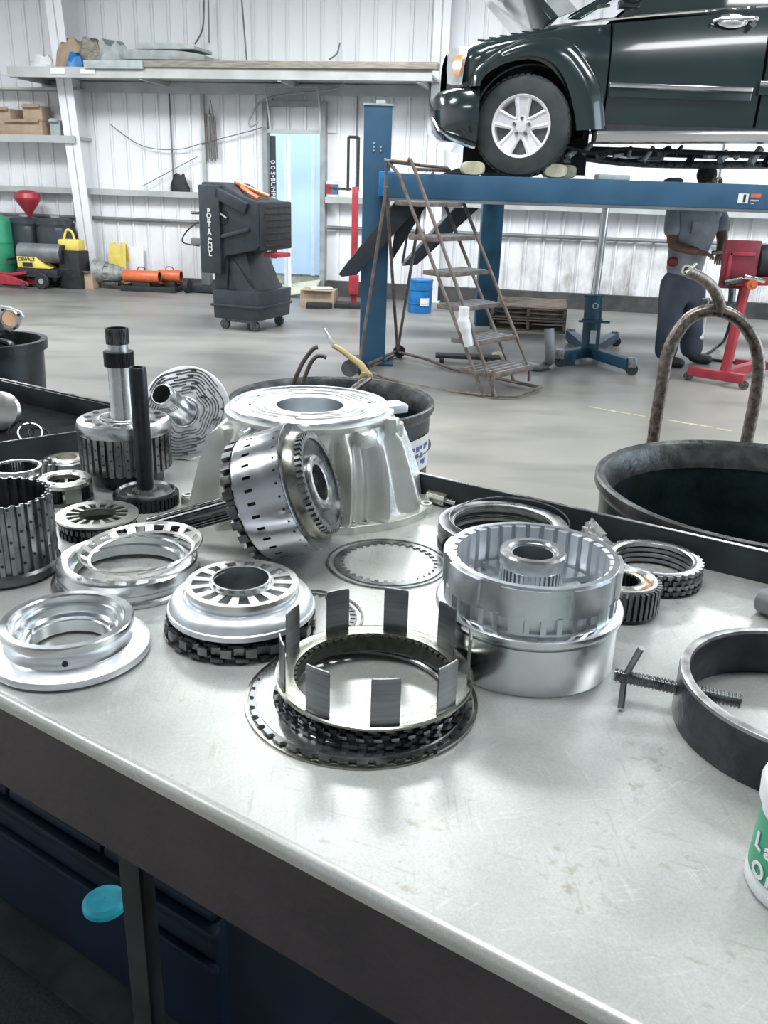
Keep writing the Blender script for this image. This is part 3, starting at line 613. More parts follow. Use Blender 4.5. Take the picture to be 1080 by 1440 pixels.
# local: x<0 runs back along the left face, y>0 runs into depth
LX = (B-Cc).length*1.02; LY = .72
def frus(x0, x1, y0, y1, z0, X0, X1, Y0, Y1, z1):
    v = [(x0, y0, z0), (x1, y0, z0), (x1, y1, z0), (x0, y1, z0), (X0, Y0, z1), (X1, Y0, z1), (X1, Y1, z1), (X0, Y1, z1)]
    return G().add(v, [(0, 1, 2, 3), (4, 5, 6, 7), (0, 1, 5, 4), (1, 2, 6, 5), (2, 3, 7, 6), (3, 0, 4, 7)])
part('base_tank', frus(-LX, 0, 0, LY, .12, -LX, 0.02, -.01, LY+.01, .44), M_dark, cw, .02)
part('base_lip', G().box((-LX/2, LY/2, .27), (LX+.05, LY+.05, .03)), M_dark, cw, .01)
part('pedestal', frus(-LX+.02, -.06, .06, LY-.06, .42, -LX+.0, -.22, .10, LY-.16, .9), M_dark, cw, .02)
part('buttress', frus(-.28, -.05, .02, .16, .42, -.5, -.45, .10, .16, .88), M_dark, cw, .01); part('buttress', frus(-.28, -.05, LY-.16, LY-.02, .42, -.5, -.45, LY-.16, LY-.1, .88), M_dark, cw, .01)
part('pedestal', frus(-LX+.0, -LX+.16, .04, LY-.04, .42, -LX+.0, -LX+.2, .04, LY-.04, 1.0), M_dark, cw, .02)
hs = [(-LX-.10, .66), (-LX+.14, .68), (-LX+.18, .80), (-.02, .88), (.03, .92), (.03, 1.38), (-.15, 1.42), (-LX+.16, 1.55), (-LX-.10, 1.56)]
part('housing', G().slab([(x, .0, z) for x, z in hs], (0, LY*.8, 0)), M_dark, cw, .025)
part('rear_fin', G().box((-LX+.02, -.02, 1.07), (.26, .06, .92)), M_dark, cw, .015)
part('side_ridge', G().box((-.30, -.02, 1.38), (.42, .06, .12), R=Euler((0, .38, 0)).to_matrix()), M_dark, cw, .02); part('side_ridge', G().box((-.26, -.015, 1.05), (.36, .05, .04), R=Euler((0, -.25, 0)).to_matrix()), M_dark, cw, .01)
part('fan_frame', frus(.03, .10, -.01, LY*.8+.02, .88, .03, .10, -.01, LY*.8+.02, 1.38), M_blk, cw, .02)
for k in range(7): part('louver', G().box((.10, LY*.4, .93+k*.066), (.012, LY*.76, .010)), M_blk, cw)
part('grip_recess', G().cyl((-.42, -.012, 1.2), (-.42, .01, 1.2), .07, seg=20), M_blk, cw); part('grip', G().tube(smooth([(-.48, -.03, 1.18), (-.44, -.03, 1.24), (-.36, -.03, 1.2)], 4), .01, 6), M_lgrey, cw)
part('cord', G().tube(smooth([(.0, .05, 1.41), (-.15, .1, 1.47), (-.3, .2, 1.52), (-.2, .3, 1.47), (-.38, .2, 1.56), (-.02, .3, 1.43)], 6), .022, 8), M_orange, cw)
part('hitch', G().box((.1, .25, .83), (.2, .25, .04)), M_red, cw)
text('lettering', '\n'.join('PORT-A-COOL'), .078, M_white, cw, (-LX+.02, -.054, 1.04), (PI/2, 0, 0), .002, 1.0, .0015, .56)
for x, y in ((-LX+.1, .08), (-.1, .08), (-.1, LY-.08), (-LX+.1, LY-.08)):
    c = part('caster', G().box((x, y, .1), (.05, .05, .05)).cyl((x, y-.02, .055), (x, y+.02, .055), .055, seg=16), M_steeld, cw)
part('axle_bar', G().box((-LX/2, .08, .1), (LX-.2, .03, .03)), M_steeld, cw)
# red post stand & box right of door
o = fl(497, 432); rs = thing('red_stand', 'slim red steel press stand standing left of the near blue post', 'stand', (o.x, o.y, 0), 0)
part('post', G().box((.0, 0, .8), (.085, .06, 1.5)), M_red, rs, .005); part('foot', G().box((0, 0, .03), (.5, .35, .06)), M_blk, rs, .01)
part('mast', G().cyl((-.1, 0, 1.5), (-.1, 0, 2.15), .018).cyl((.03, 0, 1.5), (.03, 0, 2.15), .018).cyl((-.1, 0, 2.15), (.03, 0, 2.15), .018), M_blk, rs); part('arm', G().box((-.2, -.02, 1.52), (.3, .03, .03)), M_steeld, rs)
part('winch', G().box((0, 0, .3), (.13, .14, .25)), M_red, rs, .01)
o = fl(463, 430); b = thing('cardboard_box', 'tan cardboard box on the floor right of the doorway', 'box', (o.x-.14, o.y, 0), -.1); part('box_body', carton(.46, .35, .22), M_card, b, .004); part('flap', G().box((0, -.19, .225), (.42, .1, .006)), M_card, b); part('paper', G().box((0.02, .04, .235), (.3, .2, .012), .3), M_white, b)
solo('black_pad', G().box((0, 0, .035), (.34, .2, .07)), M_blk, 'flat black block on the floor before the tan box', 'block', Z(449, 433, 0), 0, .01)
# blue steel pail
o = fl(590, 441); bb = thing('blue_pail', 'bright blue steel pail behind the rolling ladder', 'pail', (o.x, o.y+.15, 0))
part('pail_body', G().rev([(.001, 0), (.155, 0), (.158, .02), (.165, .42), (.155, .42), (.15, .02), (.001, .02)], 28), M_blued, bb); part('hoop', G().ring(.16, .170, .30, .315, 28), M_blued, bb); part('hoop', G().ring(.159, .169, .12, .132, 28), M_blued, bb)
part('lid', G().cyl((0, 0, .41), (0, 0, .43), .172, seg=28), M_blued, bb); part('label', G().ring(.163, .168, .10, .20, 6, 1.5*PI, 1.75*PI), M_white, bb)
# pallets
a = fl(688, 463); b = fl(770, 468); pw = 1.12
for lev in range(2):
    p = thing('pallet', ('lower' if lev == 0 else 'upper')+' weathered wooden pallet of the low stack under the lift', 'pallet', (a.x, a.y, lev*.145), math.atan2((b-a).y, (b-a).x)+lev*.03, 'stacked pallets')
    pb = mesh('plank', G().box((0, 0, 0), (pw*.8, .09, .018)), M_woodd, .003); sb = mesh('stringer', G().box((0, 0, 0), (.04, 1.0, .09)), M_woodd, .003)
    for k in range(8):
        for z in (.009, .127):
            if z < .1 and k % 3: continue
            o = bpy.data.objects.new('plank', pb); COL.objects.link(o); o.parent = p; o.location = (pw*.4, .05+k*.13, z)
    for k in range(3):
        o = bpy.data.objects.new('stringer', sb); COL.objects.link(o); o.parent = p; o.location = (.02+k*(pw*.8-.04)/2, .5, .068)
# ------------------------------------------------------------------ vehicle lift
RY0, RY1 = 7.75, 8.22
lift = thing('vehicle_lift', 'blue steel drive-on vehicle lift holding up the black car', 'lift', (-.21, 8.3, 0))
def lp(name, g, m, bevel=0.0, **k): return part(name, g, m, lift, bevel, world=True, **k)
a = P(505, 508, 8.2); b = P(541, 508, 8.2); cx = (a.x+b.x)/2; wd = b.x-a.x; top = P(523, 148, 8.2).z
lp('post', G().box((cx, 8.32, top/2), (wd, .24, top)), M_blue, .008)
lp('post_top', G().box((cx, 8.32, top+.008), (wd+.02, .26, .016)).box((cx+.02, 8.3, top+.03), (.08, .06, .04)), M_lgrey)
lp('post_foot', G().box((cx, 8.32, .01), (wd+.16, .42, .02)), M_bluek)
c = P(682, 456, 10.9); lp('post', G().box((c.x, 10.95, 1.0), (.25, .22, 2.0)), M_bluek, .008)
for i in range(5): lp('bolt', G().cyl((cx+.06*(i % 2)-.03, 8.19, 1.86-.0*i+.03*(i//2)), (cx+.06*(i % 2)-.03, 8.2, 1.86+.03*(i//2)), .009, seg=8), M_lgrey)
x0 = P(546, 260, RY0).x; zt = P(740, 249, RY0).z; zb = P(740, 284.5, RY0).z
rw = lp('runway', G().box(((x0+5.4)/2, (RY0+RY1)/2, (zt+zb)/2), (5.4-x0, RY1-RY0, zt-zb)), M_blue, .008)
lp('runway_lip', G().box(((x0+5.4)/2, RY0+.02, zb-.012), (5.4-x0, .06, .024)), M_conduit)
lp('runway', G().box((.75+2.5, 10.0, (zt+zb)/2), (5.0, .5, zt-zb)), M_bluek, .008)
lp('cross_beam', G().slab([(cx-.08, 8.4, zb-.02), (cx+.08, 8.4, zb-.02), (cx+.08, 8.4, zt-.02), (cx-.08, 8.4, zt-.02)], (c.x-cx, 2.5, 0)), M_bluek)
lp('end_bracket', G().box((x0-.01, 8.0, (zt+zb)/2+.01), (.14, .45, zt-zb)), M_blued, .01)
# hanging approach ramps
q0, q1 = P(558, 281, 8.0), P(476, 386, 8.0)
lp('approach_ramp', G().slab([q0, q1, q1+Vector((.03, .0, -.02)), q1+Vector((.16, 0, .0)), q0+Vector((.22, 0, -.02))], (0, .46, 0)), M_dark, .005)
q0, q1 = P(640, 292, 9.8), P(566, 374, 9.8)
lp('approach_ramp', G().slab([q0, q1, q1+Vector((.16, 0, .02)), q0+Vector((.25, 0, 0))], (0, .46, 0)), M_dark, .005)
lp('brace', G().slab([P(560, 292, 8.1), P(600, 288, 8.1), P(568, 340, 8.1), P(548, 372, 8.1)], (0, .03, 0)), M_blk)
# runway stickers
def face(px, py, w_, h_, m, name='sticker', dy=0):
    q = P(px, py, RY0-.003-dy); return lp(name, G().box(q, (w_, .004, h_)), m)
face(1045, 279, .085, .075, M_white); face(1047, 279, .02, .06, M_blk, dy=.003); face(1063, 275, .085, .03, M_orange); face(1061, 282, .07, .012, M_lgrey)
face(1058, 286, .03, .010, M_lgrey)
# blocks of yellowed rubber at the wheel and other runway-top things
for i, (px, w_, lb) in enumerate(((665, .20, 'yellowed rubber wheel block on the runway ahead of the car wheel'), (781, .20, 'yellowed rubber wheel block on the runway just behind the car wheel'), (797, .17, 'rear half-hidden rubber block right of the wheel on the runway'))):
    q = P(px, 240, RY0+.05+.16*(i == 2)); g = G()
    n = 20; pr = [(w_/2*math.copysign(abs(math.cos(2*PI*k/n))**.7, math.cos(2*PI*k/n)), .055+.055*math.copysign(abs(math.sin(2*PI*k/n))**.7, math.sin(2*PI*k/n))) for k in range(n)]
    g.loft([[(x*.86, -.02, z*.9+.006) for x, z in pr], [(x, 0, z) for x, z in pr], [(x, .12, z) for x, z in pr], [(x*.9, .14, z*.9+.006) for x, z in pr]])
    solo('rubber_block', g, M_block, lb, 'block', (q.x, q.y, zt+.001), bevel=0, group='rubber wheel blocks on the runway')
solo('black_wedge', G().slab([(-.17, 0, 0), (.17, 0, 0), (.12, 0, .04), (-.02, 0, .055)], (0, .2, 0)), M_blk, 'flat black wheel wedge on runway left of the first yellow block', 'wedge', (P(648, 243, RY0+.1).x, RY0+.16, zt+.001), bevel=.004)
q = P(862, 247, RY0+.1); solo('steel_plate', G().box((0, 0, .02), (.26, .16, .04)), M_lgrey, 'small pale steel plate lying on the runway under the car', 'plate', (q.x, RY0+.12, zt+.001), .05, .006)
q = P(945, 252, RY0+.2); solo('air_tool', G().loft([[(-.12, -.02, .0), (-.12, .02, .0), (-.12, .02, .02), (-.12, -.02, .02)], [(-.05, -.03, 0), (-.05, .03, 0), (-.05, .03, .045), (-.05, -.03, .045)], [(.05, -.03, 0), (.05, .03, 0), (.05, .03, .05), (.05, -.03, .05)], [(.12, -.015, 0), (.12, .015, 0), (.12, .015, .03), (.12, -.015, .03)]]), M_blk, 'small black hand tool on the runway left of the man', 'tool', (q.x, RY0+.15, zt+.001)).scale = (.65, .8, .7)
# ------------------------------------------------------------------ car
CY = 7.82
wc = P(738, 178, CY); RT = (wc.z-zt)
car = thing('car', 'black four-door utility car raised on the blue lift, front wheel to the left', 'car', (wc.x, CY, zt))
def cp(name, g, m, bevel=0.0, **k): return part(name, g, m, car, bevel, world=True, **k)
CWD = 1.86
def xz(px, py): p = P(px, py, CY); return p.x, p.z
def body_section(px, yb, yt, ins, hood=True, n=9):
    x, zb_ = xz(px, yb); _, z1 = xz(px, yt); pts = []
    def bulge(t): return ins + .035*(2*t-1)**2 + (.10*max(0, t-.78)**1.2*3 if hood else .02*t)
    for k in range(n): t = k/(n-1); pts.append((x, CY+bulge(t), zb_+(z1-zb_)*t))
    if hood:
        y0 = CY+bulge(1)
        for k in range(1, 8): t = k/8; pts.append((x, y0+(CWD-2*(y0-CY))*t, z1+.05*math.sin(PI*t)**.6))
    back = [(p[0], CY+CWD-(p[1]-CY), p[2]) for p in reversed(pts[:n])]
    return pts+back
F = [(631, 121, 69, .34), (640, 120, 66, .20), (652, 120, 62, .08), (664, 119, 58, .03), (675, 116, 55, .01), (684, 104, 53, 0), (695, 96, 51, 0), (711, 88, 48, 0), (728, 84, 45, 0), (745, 82, 42, 0), (762, 86, 39, 0),
     (777, 96, 36, 0), (790, 112, 34, 0), (800, 132, 33, 0), (806, 160, 33, 0), (809, 182, 33, 0), (828, 182, 32, 0), (846, 182, 31, 0)]
cp('body', G().loft([body_section(*q) for q in F], closed=False), M_car, ang=50)
D = [(849, 182, 30, 0), (900, 182, 26, 0), (960, 182, 20, 0), (1020, 182, 14, 0), (1060, 182, 10, 0)]
d1 = cp('front_door', G().loft([body_section(*q, hood=False)[:9] for q in D], closed=False).loft([[(p[0], p[1]+.05, p[2]) for p in body_section(*q, hood=False)[:9]] for q in D], closed=False), M_car, ang=50)
D2 = [(1064, 182, 10, 0), (1120, 182, 6, 0), (1180, 182, 3, 0), (1240, 182, 0, 0)]
cp('rear_door', G().loft([body_section(*q, hood=False)[:9] for q in D2], closed=False), M_car, ang=50)
# cabin core so the body is closed
x0c, _ = xz(812, 100); x1c, _ = xz(1240, 100); _, zlo = xz(1000, 178); _, zhi = xz(850, 34)
cp('floor_pan', G().box(((x0c+x1c)/2, CY+CWD/2, (zlo+zhi)/2), (x1c-x0c, CWD-.24, zhi-zlo-.02)), M_blk)
# glasshouse
xa, za = xz(800, 28); xb, zb2 = xz(1240, 0)
cp('window_glass', G().slab([(xa+.42, CY+.16, za+.05), (xb, CY+.12, zb2-.02), (xb, CY+.26, zb2+.42), (xa+1.0, CY+.30, za+.55)], (0, .02, 0)), M_glass)
cp('window_glass', G().slab([(xa+.42, CY+CWD-.18, za+.05), (xb, CY+CWD-.14, zb2-.02), (xb, CY+CWD-.28, zb2+.42), (xa+1.0, CY+CWD-.32, za+.55)], (0, .02, 0)), M_glass)
cp('windscreen', G().slab([(xa+.02, CY+.2, za+.04), (xa+.02, CY+CWD-.2, za+.04), (xa+.98, CY+CWD-.32, za+.58), (xa+.98, CY+.32, za+.58)], (.02, 0, .03)), M_glass)
cp('roof', G().slab([(xa+.95, CY+.28, za+.58), (xb, CY+.26, za+.62), (xb, CY+CWD-.26, za+.62), (xa+.95, CY+CWD-.28, za+.58)], (0, 0, .05)), M_car, .02)
cp('pillar', G().slab([(xa+.02, CY+.13, za+.03), (xa+.12, CY+.13, za+.03), (xa+1.05, CY+.28, za+.6), (xa+.93, CY+.28, za+.6)], (0, .06, 0)), M_car, .008)
# belt trim
pts = [P(x, y, CY-.0) for x, y in ((775, 33.5), (850, 26), (940, 17.5), (1058, 8))]
cp('belt_trim', G().tube([(p.x, CY+.16 if i == 0 else CY+.06, p.z) for i, p in enumerate(pts)], .011, 6), M_chrome)
p = [P(1066, 7.5, CY), P(1240, -4, CY)]; cp('belt_trim', G().tube([(q.x, CY+.05, q.z) for q in p], .011, 6), M_chrome)
for a_, b_ in (((856, 124), (1058, 122)), ((1067, 121), (1240, 119))):
    q0, q1 = P(*a_, CY), P(*b_, CY); cp('side_moulding', G().box((q0+q1)/2+Vector((0, -.012, 0)), ((q1-q0).length, .03, .034)), M_chrome, .006)
    cp('moulding_base', G().box((q0+q1)/2+Vector((0, -.002, -.05)), ((q1-q0).length, .03, .075)), M_car, .008)
# open bonnet
hb0 = P(786, 24, CY+.12); hb1 = P(735, -30, CY+.12)
cp('bonnet', G().slab([hb0, hb1+Vector((-.5, 0, .5)), hb1+Vector((-.53, 0, .46)), hb0+Vector((-.06, 0, -.02))], (0, CWD-.24, 0)), M_car, .006)
cp('bonnet_hinge', G().slab([P(775, 28, CY+.15), P(812, 14, CY+.15), P(790, -12, CY+.15), P(768, -12, CY+.15)], (0, .04, 0)), M_grey)
q0, q1 = xz(664, 60), xz(762, 40)
cp('engine_top', G().box(((q0[0]+q1[0])/2, CY+CWD/2, q0[1]-.12), (q1[0]-q0[0], CWD-.5, .2)), M_blk, .03)
for k in range(6): x_, z_ = xz(680+16*k, 53-3*k); cp('wing_seal_clip', G().box((x_, CY+.2, z_+.012), (.06, .03, .008)), M_blk)
# flare round the wheel arch
pin = [(674, 122), (679, 108), (694, 92), (715, 84), (738, 80), (760, 82), (778, 92), (790, 108), (799, 130), (806, 160), (809, 184)]
pout = [(661, 122), (667, 98), (688, 80), (710, 66), (742, 54), (778, 51), (803, 58), (820, 76), (838, 104), (848, 130), (853, 182)]
secs = []
for (a_, b_) in zip(smooth([(x, y, 0) for x, y in pin], 4), smooth([(x, y, 0) for x, y in pout], 4)):
    i_ = P(a_.x, a_.y, CY); o_ = P(b_.x, b_.y, CY); m_ = (i_+o_)/2
    secs.append([(i_.x, CY+.10, i_.z), (i_.x, CY-.055, i_.z), (m_.x, CY-.065, m_.z), ((o_.x*3+m_.x)/4, CY-.03, (o_.z*3+m_.z)/4), (o_.x, CY+.01, o_.z), (o_.x, CY+.08, o_.z)])
cp('wheel_arch_flare', G().loft(secs), M_car, ang=60)
cp('arch_liner', G().rev([(RT*1.19, 0), (RT*1.22, 0), (RT*1.22, .5), (RT*1.19, .5)], 24, -.15, PI+.2).rot(PI/2, 'X').xf(Matrix.Translation((wc.x+.04, CY+.56, wc.z))), M_blk)
cp('arch_liner', G().box((wc.x+.1, CY+.6, wc.z+.1), (1.1, .03, .9)), M_blk)
# bumper
Bm = [(607, 160, 140, .42), (609, 172, 130, .32), (615, 184, 126, .20), (628, 193, 123, .10), (645, 200, 121, .04), (662, 205, 120, .0), (670, 207, 120, -.01)]
def bsec(px, yb, yt, ins):
    x, zb_ = xz(px, yb); _, z1 = xz(px, yt); h = z1-zb_
    s_ = [(x, CY+ins+.05, zb_), (x, CY+ins+.01, zb_+h*.15), (x, CY+ins-.01, zb_+h*.5), (x, CY+ins, zb_+h*.9), (x, CY+ins+.05, z1)]
    return s_+[(p[0], 2*CY+CWD-p[1], p[2]) for p in reversed(s_)]
cp('front_bumper', G().loft([bsec(*q) for q in Bm]), M_car, ang=50)
cp('bumper_lower_trim', G().tube([tuple(P(x, y, CY+i_)) for x, y, i_ in ((609, 165, .30), (618, 183, .16), (634, 195, .05), (655, 204, .0), (668, 207, -.01))], .014, 8), M_chrome)
# headlight
hl = cp('headlight', G().loft([[P(631, 118, CY+.30), P(630, 96, CY+.30), P(633, 71, CY+.30)], [P(640, 120, CY+.16), P(642, 95, CY+.15), P(646, 67, CY+.17)], [P(651, 119, CY+.05), P(655, 92, CY+.05), P(661, 64, CY+.08)]], closed=False, cap=False).xf(Matrix.Translation((-.012, -.012, 0))), M_lens)
part('indicator_lens', G().loft([[P(640, 106, CY+.12), P(640, 92, CY+.12), P(643, 80, CY+.14)], [P(649, 106, CY+.035), P(652, 92, CY+.035), P(655, 77, CY+.05)]], closed=False, cap=False).xf(Matrix.Translation((-.02, -.02, 0))), M_amber, hl, world=True)
# handle
q = P(1034, 29, CY)
hd = cp('door_handle', G().tube([(q.x-.17, CY-.01, q.z-.01), (q.x-.13, CY-.045, q.z), (q.x+.12, CY-.045, q.z+.012), (q.x+.16, CY-.01, q.z+.012)], .02, 10), M_chrome)
part('handle_cup', G().ball((q.x-.02, CY+.01, q.z), .06, 2.1, .3, .9), M_chrome, hd, world=True); part('lock', G().cyl((q.x+.13, CY-.05, q.z-.03), (q.x+.13, CY, q.z-.03), .022), M_chrome, hd, world=True)
# mirror
q = P(880, 6, CY); cp('door_mirror', G().ball((q.x+.02, CY-.12, q.z+.1), .15, 1.0, .75, .8).box((q.x+.02, CY-.02, q.z-.0), (.14, .18, .06)), M_car, .006)
q = P(846, 10, CY); cp('belt_clip', G().tube([(q.x-.05, CY+.04, q.z), (q.x+.07, CY+.03, q.z+.02)], .012, 6), M_steeld)
# running board and underside
q0, q1 = P(836, 193, CY-.05), P(1240, 193, CY-.05)
cp('running_board', G().slab([(q0.x, CY-.12, q0.z+.045), (q0.x, CY-.14, q0.z+.02), (q0.x, CY-.12, q0.z-.035), (q0.x, CY+.08, q0.z-.045), (q0.x, CY+.08, q0.z+.045)], (q1.x-q0.x, 0, q1.z-q0.z)), M_silver, .006)
cp('sill', G().box(((q0.x+q1.x)/2, CY+.08, q0.z+.075), (q1.x-q0.x, .1, .06)), M_blk)
q = P(815, 211, CY+.3); zf = q.z
cp('frame_rail', G().box((wc.x+1.05, CY+.45, zf+.0), (1.5, .08, .06)), M_blk, .01); cp('frame_rail', G().box((wc.x+1.7, CY+1.4, zf+.05), (2.8, .09, .06)), M_blk, .01)
cp('cross_member', G().box((wc.x+.3, CY+.95, zf-.06), (.22, 1.2, .09)), M_blk, .01); cp('cross_member', G().box((wc.x+1.2, CY+.95, zf-.03), (.2, 1.0, .06)), M_steeld, .01)
cp('lower_arm', G().slab([(wc.x+.0, CY+.2, wc.z-.16), (wc.x+.5, CY+.5, zf-.06), (wc.x+.2, CY+.55, zf-.06)], (0, 0, -.05)), M_steeld, .008)
cp('brake_pipe', G().tube(smooth([(wc.x+.35, CY+.2, zf+.03), (wc.x+.6, CY+.2, zf-.02), (wc.x+.9, CY+.22, zf+.02), (wc.x+1.5, CY+.22, zf+.0), (wc.x+2.2, CY+.22, zf+.02)], 5), .014, 6), M_blk)
random.seed(3)
for k in range(14):
    x_ = wc.x+.42+k*.13; cp('underside_fitting', G().cyl((x_, CY+.25, zf-.05+random.uniform(-.03, .06)), (x_+random.uniform(.02, .1), CY+.3, zf+random.uniform(-.05, .06)), random.uniform(.012, .035), seg=8), random.choice([M_blk, M_steeld, M_lgrey]))
cp('exhaust_pipe', G().tube(smooth([(wc.x+.5, CY+.8, zf-.02), (wc.x+1.2, CY+.7, zf-.08), (wc.x+2.6, CY+.7, zf-.05)], 5), .035, 10), M_steelm)
cp('brake_unit', G().cyl((wc.x, CY+.22, wc.z), (wc.x, CY+.3, wc.z), .16, seg=24).box((wc.x+.1, CY+.2, wc.z), (.1, .12, .2)), M_steeld)
# wheel
def wheel(center, yaw, s=1.0):
    E = Matrix.Translation(center) @ Matrix.Rotation(yaw, 4, 'Z') @ Matrix.Rotation(PI/2, 4, 'X')
    R = RT; r = R*.615
    t = G().rev([(r, -.11), (r*1.03, -.12), (R*.86, -.125), (R*.95, -.115), (R*.99, -.095), (R, -.06), (R, .06), (R*.99, .095), (R*.95, .115), (R*.86, .125), (r*1.03, .12), (r, .11)], 72)
    for row, zz in enumerate((-.075, -.026, .026, .075)):
        for k in range(48):
            a_ = 2*PI*(k+.5*(row % 2))/48; t.box((math.cos(a_)*(R+.001), math.sin(a_)*(R+.001), zz), (.010, .032, .038), a_)
    tyre = cp('tyre', t.xf(E), M_tire)
    g = G().rev([(r*.90, .06), (r*.93, .115), (r*1.0, .125), (r*1.03, .115), (r*1.0, .10), (r*.95, -.1), (r*.92, -.1)], 64)
    for k in range(5):
        a0_ = PI/2+2*PI*k/5
        for wdt0, wdt1, zz0, zz1 in ((.062, .072, .098, .108),):
            ca, sa = math.cos(a0_), math.sin(a0_); V = []
            for rr, wh, zt_ in ((r*.16, .052, .088), (r*.45, .052, .094), (r*.94, .074, .116)):
                V.append([(ca*rr-sa*wh, sa*rr+ca*wh, zt_-.035), (ca*rr-sa*wh, sa*rr+ca*wh, zt_-.006), (ca*rr-sa*wh*.72, sa*rr+ca*wh*.72, zt_), (ca*rr-sa*wh*.45, sa*rr+ca*wh*.45, zt_-.012), (ca*rr+sa*wh*.45, sa*rr-ca*wh*.45, zt_-.012), (ca*rr+sa*wh*.72, sa*rr-ca*wh*.72, zt_), (ca*rr+sa*wh, sa*rr-ca*wh, zt_-.006), (ca*rr+sa*wh, sa*rr-ca*wh, zt_-.035)])
            g.loft(V)
    g.rev([(.001, .055), (r*.34, .055), (r*.34, .082), (r*.2, .09), (r*.18, .1), (.001, .102)], 32)
    rm = cp('rim', g.xf(E), M_rim, ang=30)
    part('rim_back', G().rev([(.001, -.02), (r*.93, -.02), (r*.93, .0), (.001, .0)], 32).xf(E), M_grey, rm, world=True)
    for k in range(5):
        a_ = PI/2+2*PI*k/5; part('wheel_nut', G().cyl((math.cos(a_)*r*.27, math.sin(a_)*r*.27, .08), (math.cos(a_)*r*.27, math.sin(a_)*r*.27, .112), .016, .012, 10).xf(E), M_steelm, rm, world=True)
wheel(Vector((wc.x, CY+.10, wc.z)), math.radians(-17))
wheel(Vector((wc.x, CY+CWD-.1, wc.z)), math.radians(180-17))
# ------------------------------------------------------------------ rolling ladder
A_, B_, C_, D_ = Z(505, 518, .06), Z(557, 494, .06), Z(692, 556, .03), Z(746, 542, .03)
ld = thing('rolling_ladder', 'rusty brown rolling step ladder with six treads beside the near blue post', 'ladder', (C_.x, C_.y, 0))
nN = (C_-A_).cross(Vector((0, 0, 1))).normalized(); nF = (D_-B_).cross(Vector((0, 0, 1))).normalized()
def LN(x, y): return rayplane(x, y, A_, nN)
def LF(x, y): return rayplane(x, y, B_, nF)
def lad(name, g, m=M_brown, bv=0.0): return part(name, g, m, ld, bv, world=True)
rt = .0145
lad('stringer', G().tube([LN(541, 225), LN(546, 227), LN(561, 246), LN(680, 556)], rt, 8))
lad('stringer', G().tube([LF(608, 243), LF(715, 512), LF(722, 535)], rt, 8))
lad('handrail', G().tube(smooth([LN(543, 226), LN(572, 228), LN(583, 238), LN(640, 396), LN(697, 558)], 4), rt, 8))
lad('handrail', G().tube([LF(588, 232), LF(628, 236), LF(635, 243), LF(745, 520), LF(744, 536)], rt, 8))
lad('top_bar', G().tube([LN(545, 227), LF(590, 232)], rt, 8)); lad('top_bar', G().tube([LN(583, 238), LF(632, 240)], rt, 8))
lad('rear_strut', G().tube([LN(544, 230), LN(541, 280), LN(506, 508)], rt, 8)); lad('rear_strut', G().tube([LN(543, 262), LF(559, 494)], rt, 8))
lad('rear_strut', G().tube([LF(592, 290), LF(559, 494)], rt, 8)); lad('diagonal', G().tube([LF(578, 300), LF(566, 370)], rt*.8, 8))
for yb, xl, xr in ((283, 573, 652), (332, 592, 668), (382, 612, 686), (430, 632, 706), (478, 652, 725), (522, 670, 743)):
    pl = LN(xl, yb); pr = LF(xr, yb-4); z_ = pl.z; fd = (C_-A_).normalized(); u_ = (D_-C_); u_.z = 0; dep = .24 if yb < 500 else .34
    # tread: quad from near stringer to far stringer, depth towards the front
    p0 = Vector((pl.x, pl.y, z_)); p1 = p0+u_*1.0
    off = fd*(-dep/2)
    lad('tread', G().slab([p0+off, p1+off, p1-off, p0-off], (0, 0, -.035)), M_brown, .004)
    tg = G()
    for k in range(5):
        o2 = fd*(-dep/2+dep*(k+.5)/5); tg.slab([p0+o2-fd*.008+u_*.03, p1+o2-fd*.008-u_*.03, p1+o2+fd*.008-u_*.03, p0+o2+fd*.008+u_*.03], (0, 0, .004))
    part('grip_strip', tg, M_grey, ld.children[-1], world=True)
lad('base_rail', G().tube([A_, LN(560, 537), LN(620, 549), C_], rt, 8)); lad('base_rail', G().tube([B_, LF(600, 505), LF(634, 518), D_], rt, 8))
lad('base_rail', G().tube([A_, B_], rt, 8)); lad('base_rail', G().tube([A_+Vector((0, 0, -.035)), B_+Vector((0, 0, -.035))], rt*.7, 6)); lad('front_foot', G().tube([C_+Vector((0, 0, .0)), C_+(D_-C_)*.15+Vector((.14, -.06, 0)), D_+Vector((.08, -.06, 0)), D_], rt, 8).tube([C_, C_+Vector((0, 0, .2))], rt, 8))
for q in (A_, B_):
    lad('caster', G().cyl(q+Vector((.03, -.02, -.0)), q+Vector((.03, .02, -.0)), .06, seg=18), M_blk)
# white jug tube lying on tread, pipe on floor
t0 = LN(650, 470)
solo('white_tube', G().tube(smooth([t0+Vector((0, -.05, .22)), t0+Vector((.0, -.05, .12)), t0+Vector((.02, -.05, .05)), t0+Vector((.06, -.05, -.08))], 5), [.042]*5+[.05]*6+[.042]*5, 12), M_white, 'bent white plastic tube hanging off the fourth ladder tread', 'tube', (0, 0, 0))
g = G().tube(smooth([fl(716, 522)+Vector((0, 0, .04)), fl(735, 519)+Vector((0, 0, .045)), fl(757, 522)+Vector((0, 0, .045)), fl(770, 516)+Vector((0, 0, .05)), P(774, 500, 7.9), P(772, 462, 7.9)], 6), .045, 14)
solo('exhaust_tube', g, M_conduit, 'grey exhaust tube bending up from the floor by the ladder foot', 'pipe', (0, 0, 0))
q = fl(672, 512); cr = thing('creeper_frame', 'low black wheeled frame on the floor behind the ladder', 'creeper', (q.x-.1, q.y, 0), -.05)
part('frame', G().box((0, 0, .07), (.62, .16, .03)).box((-.25, 0, .05), (.04, .3, .03)).box((.2, 0, .05), (.04, .3, .03)), M_blk, cr, .006)
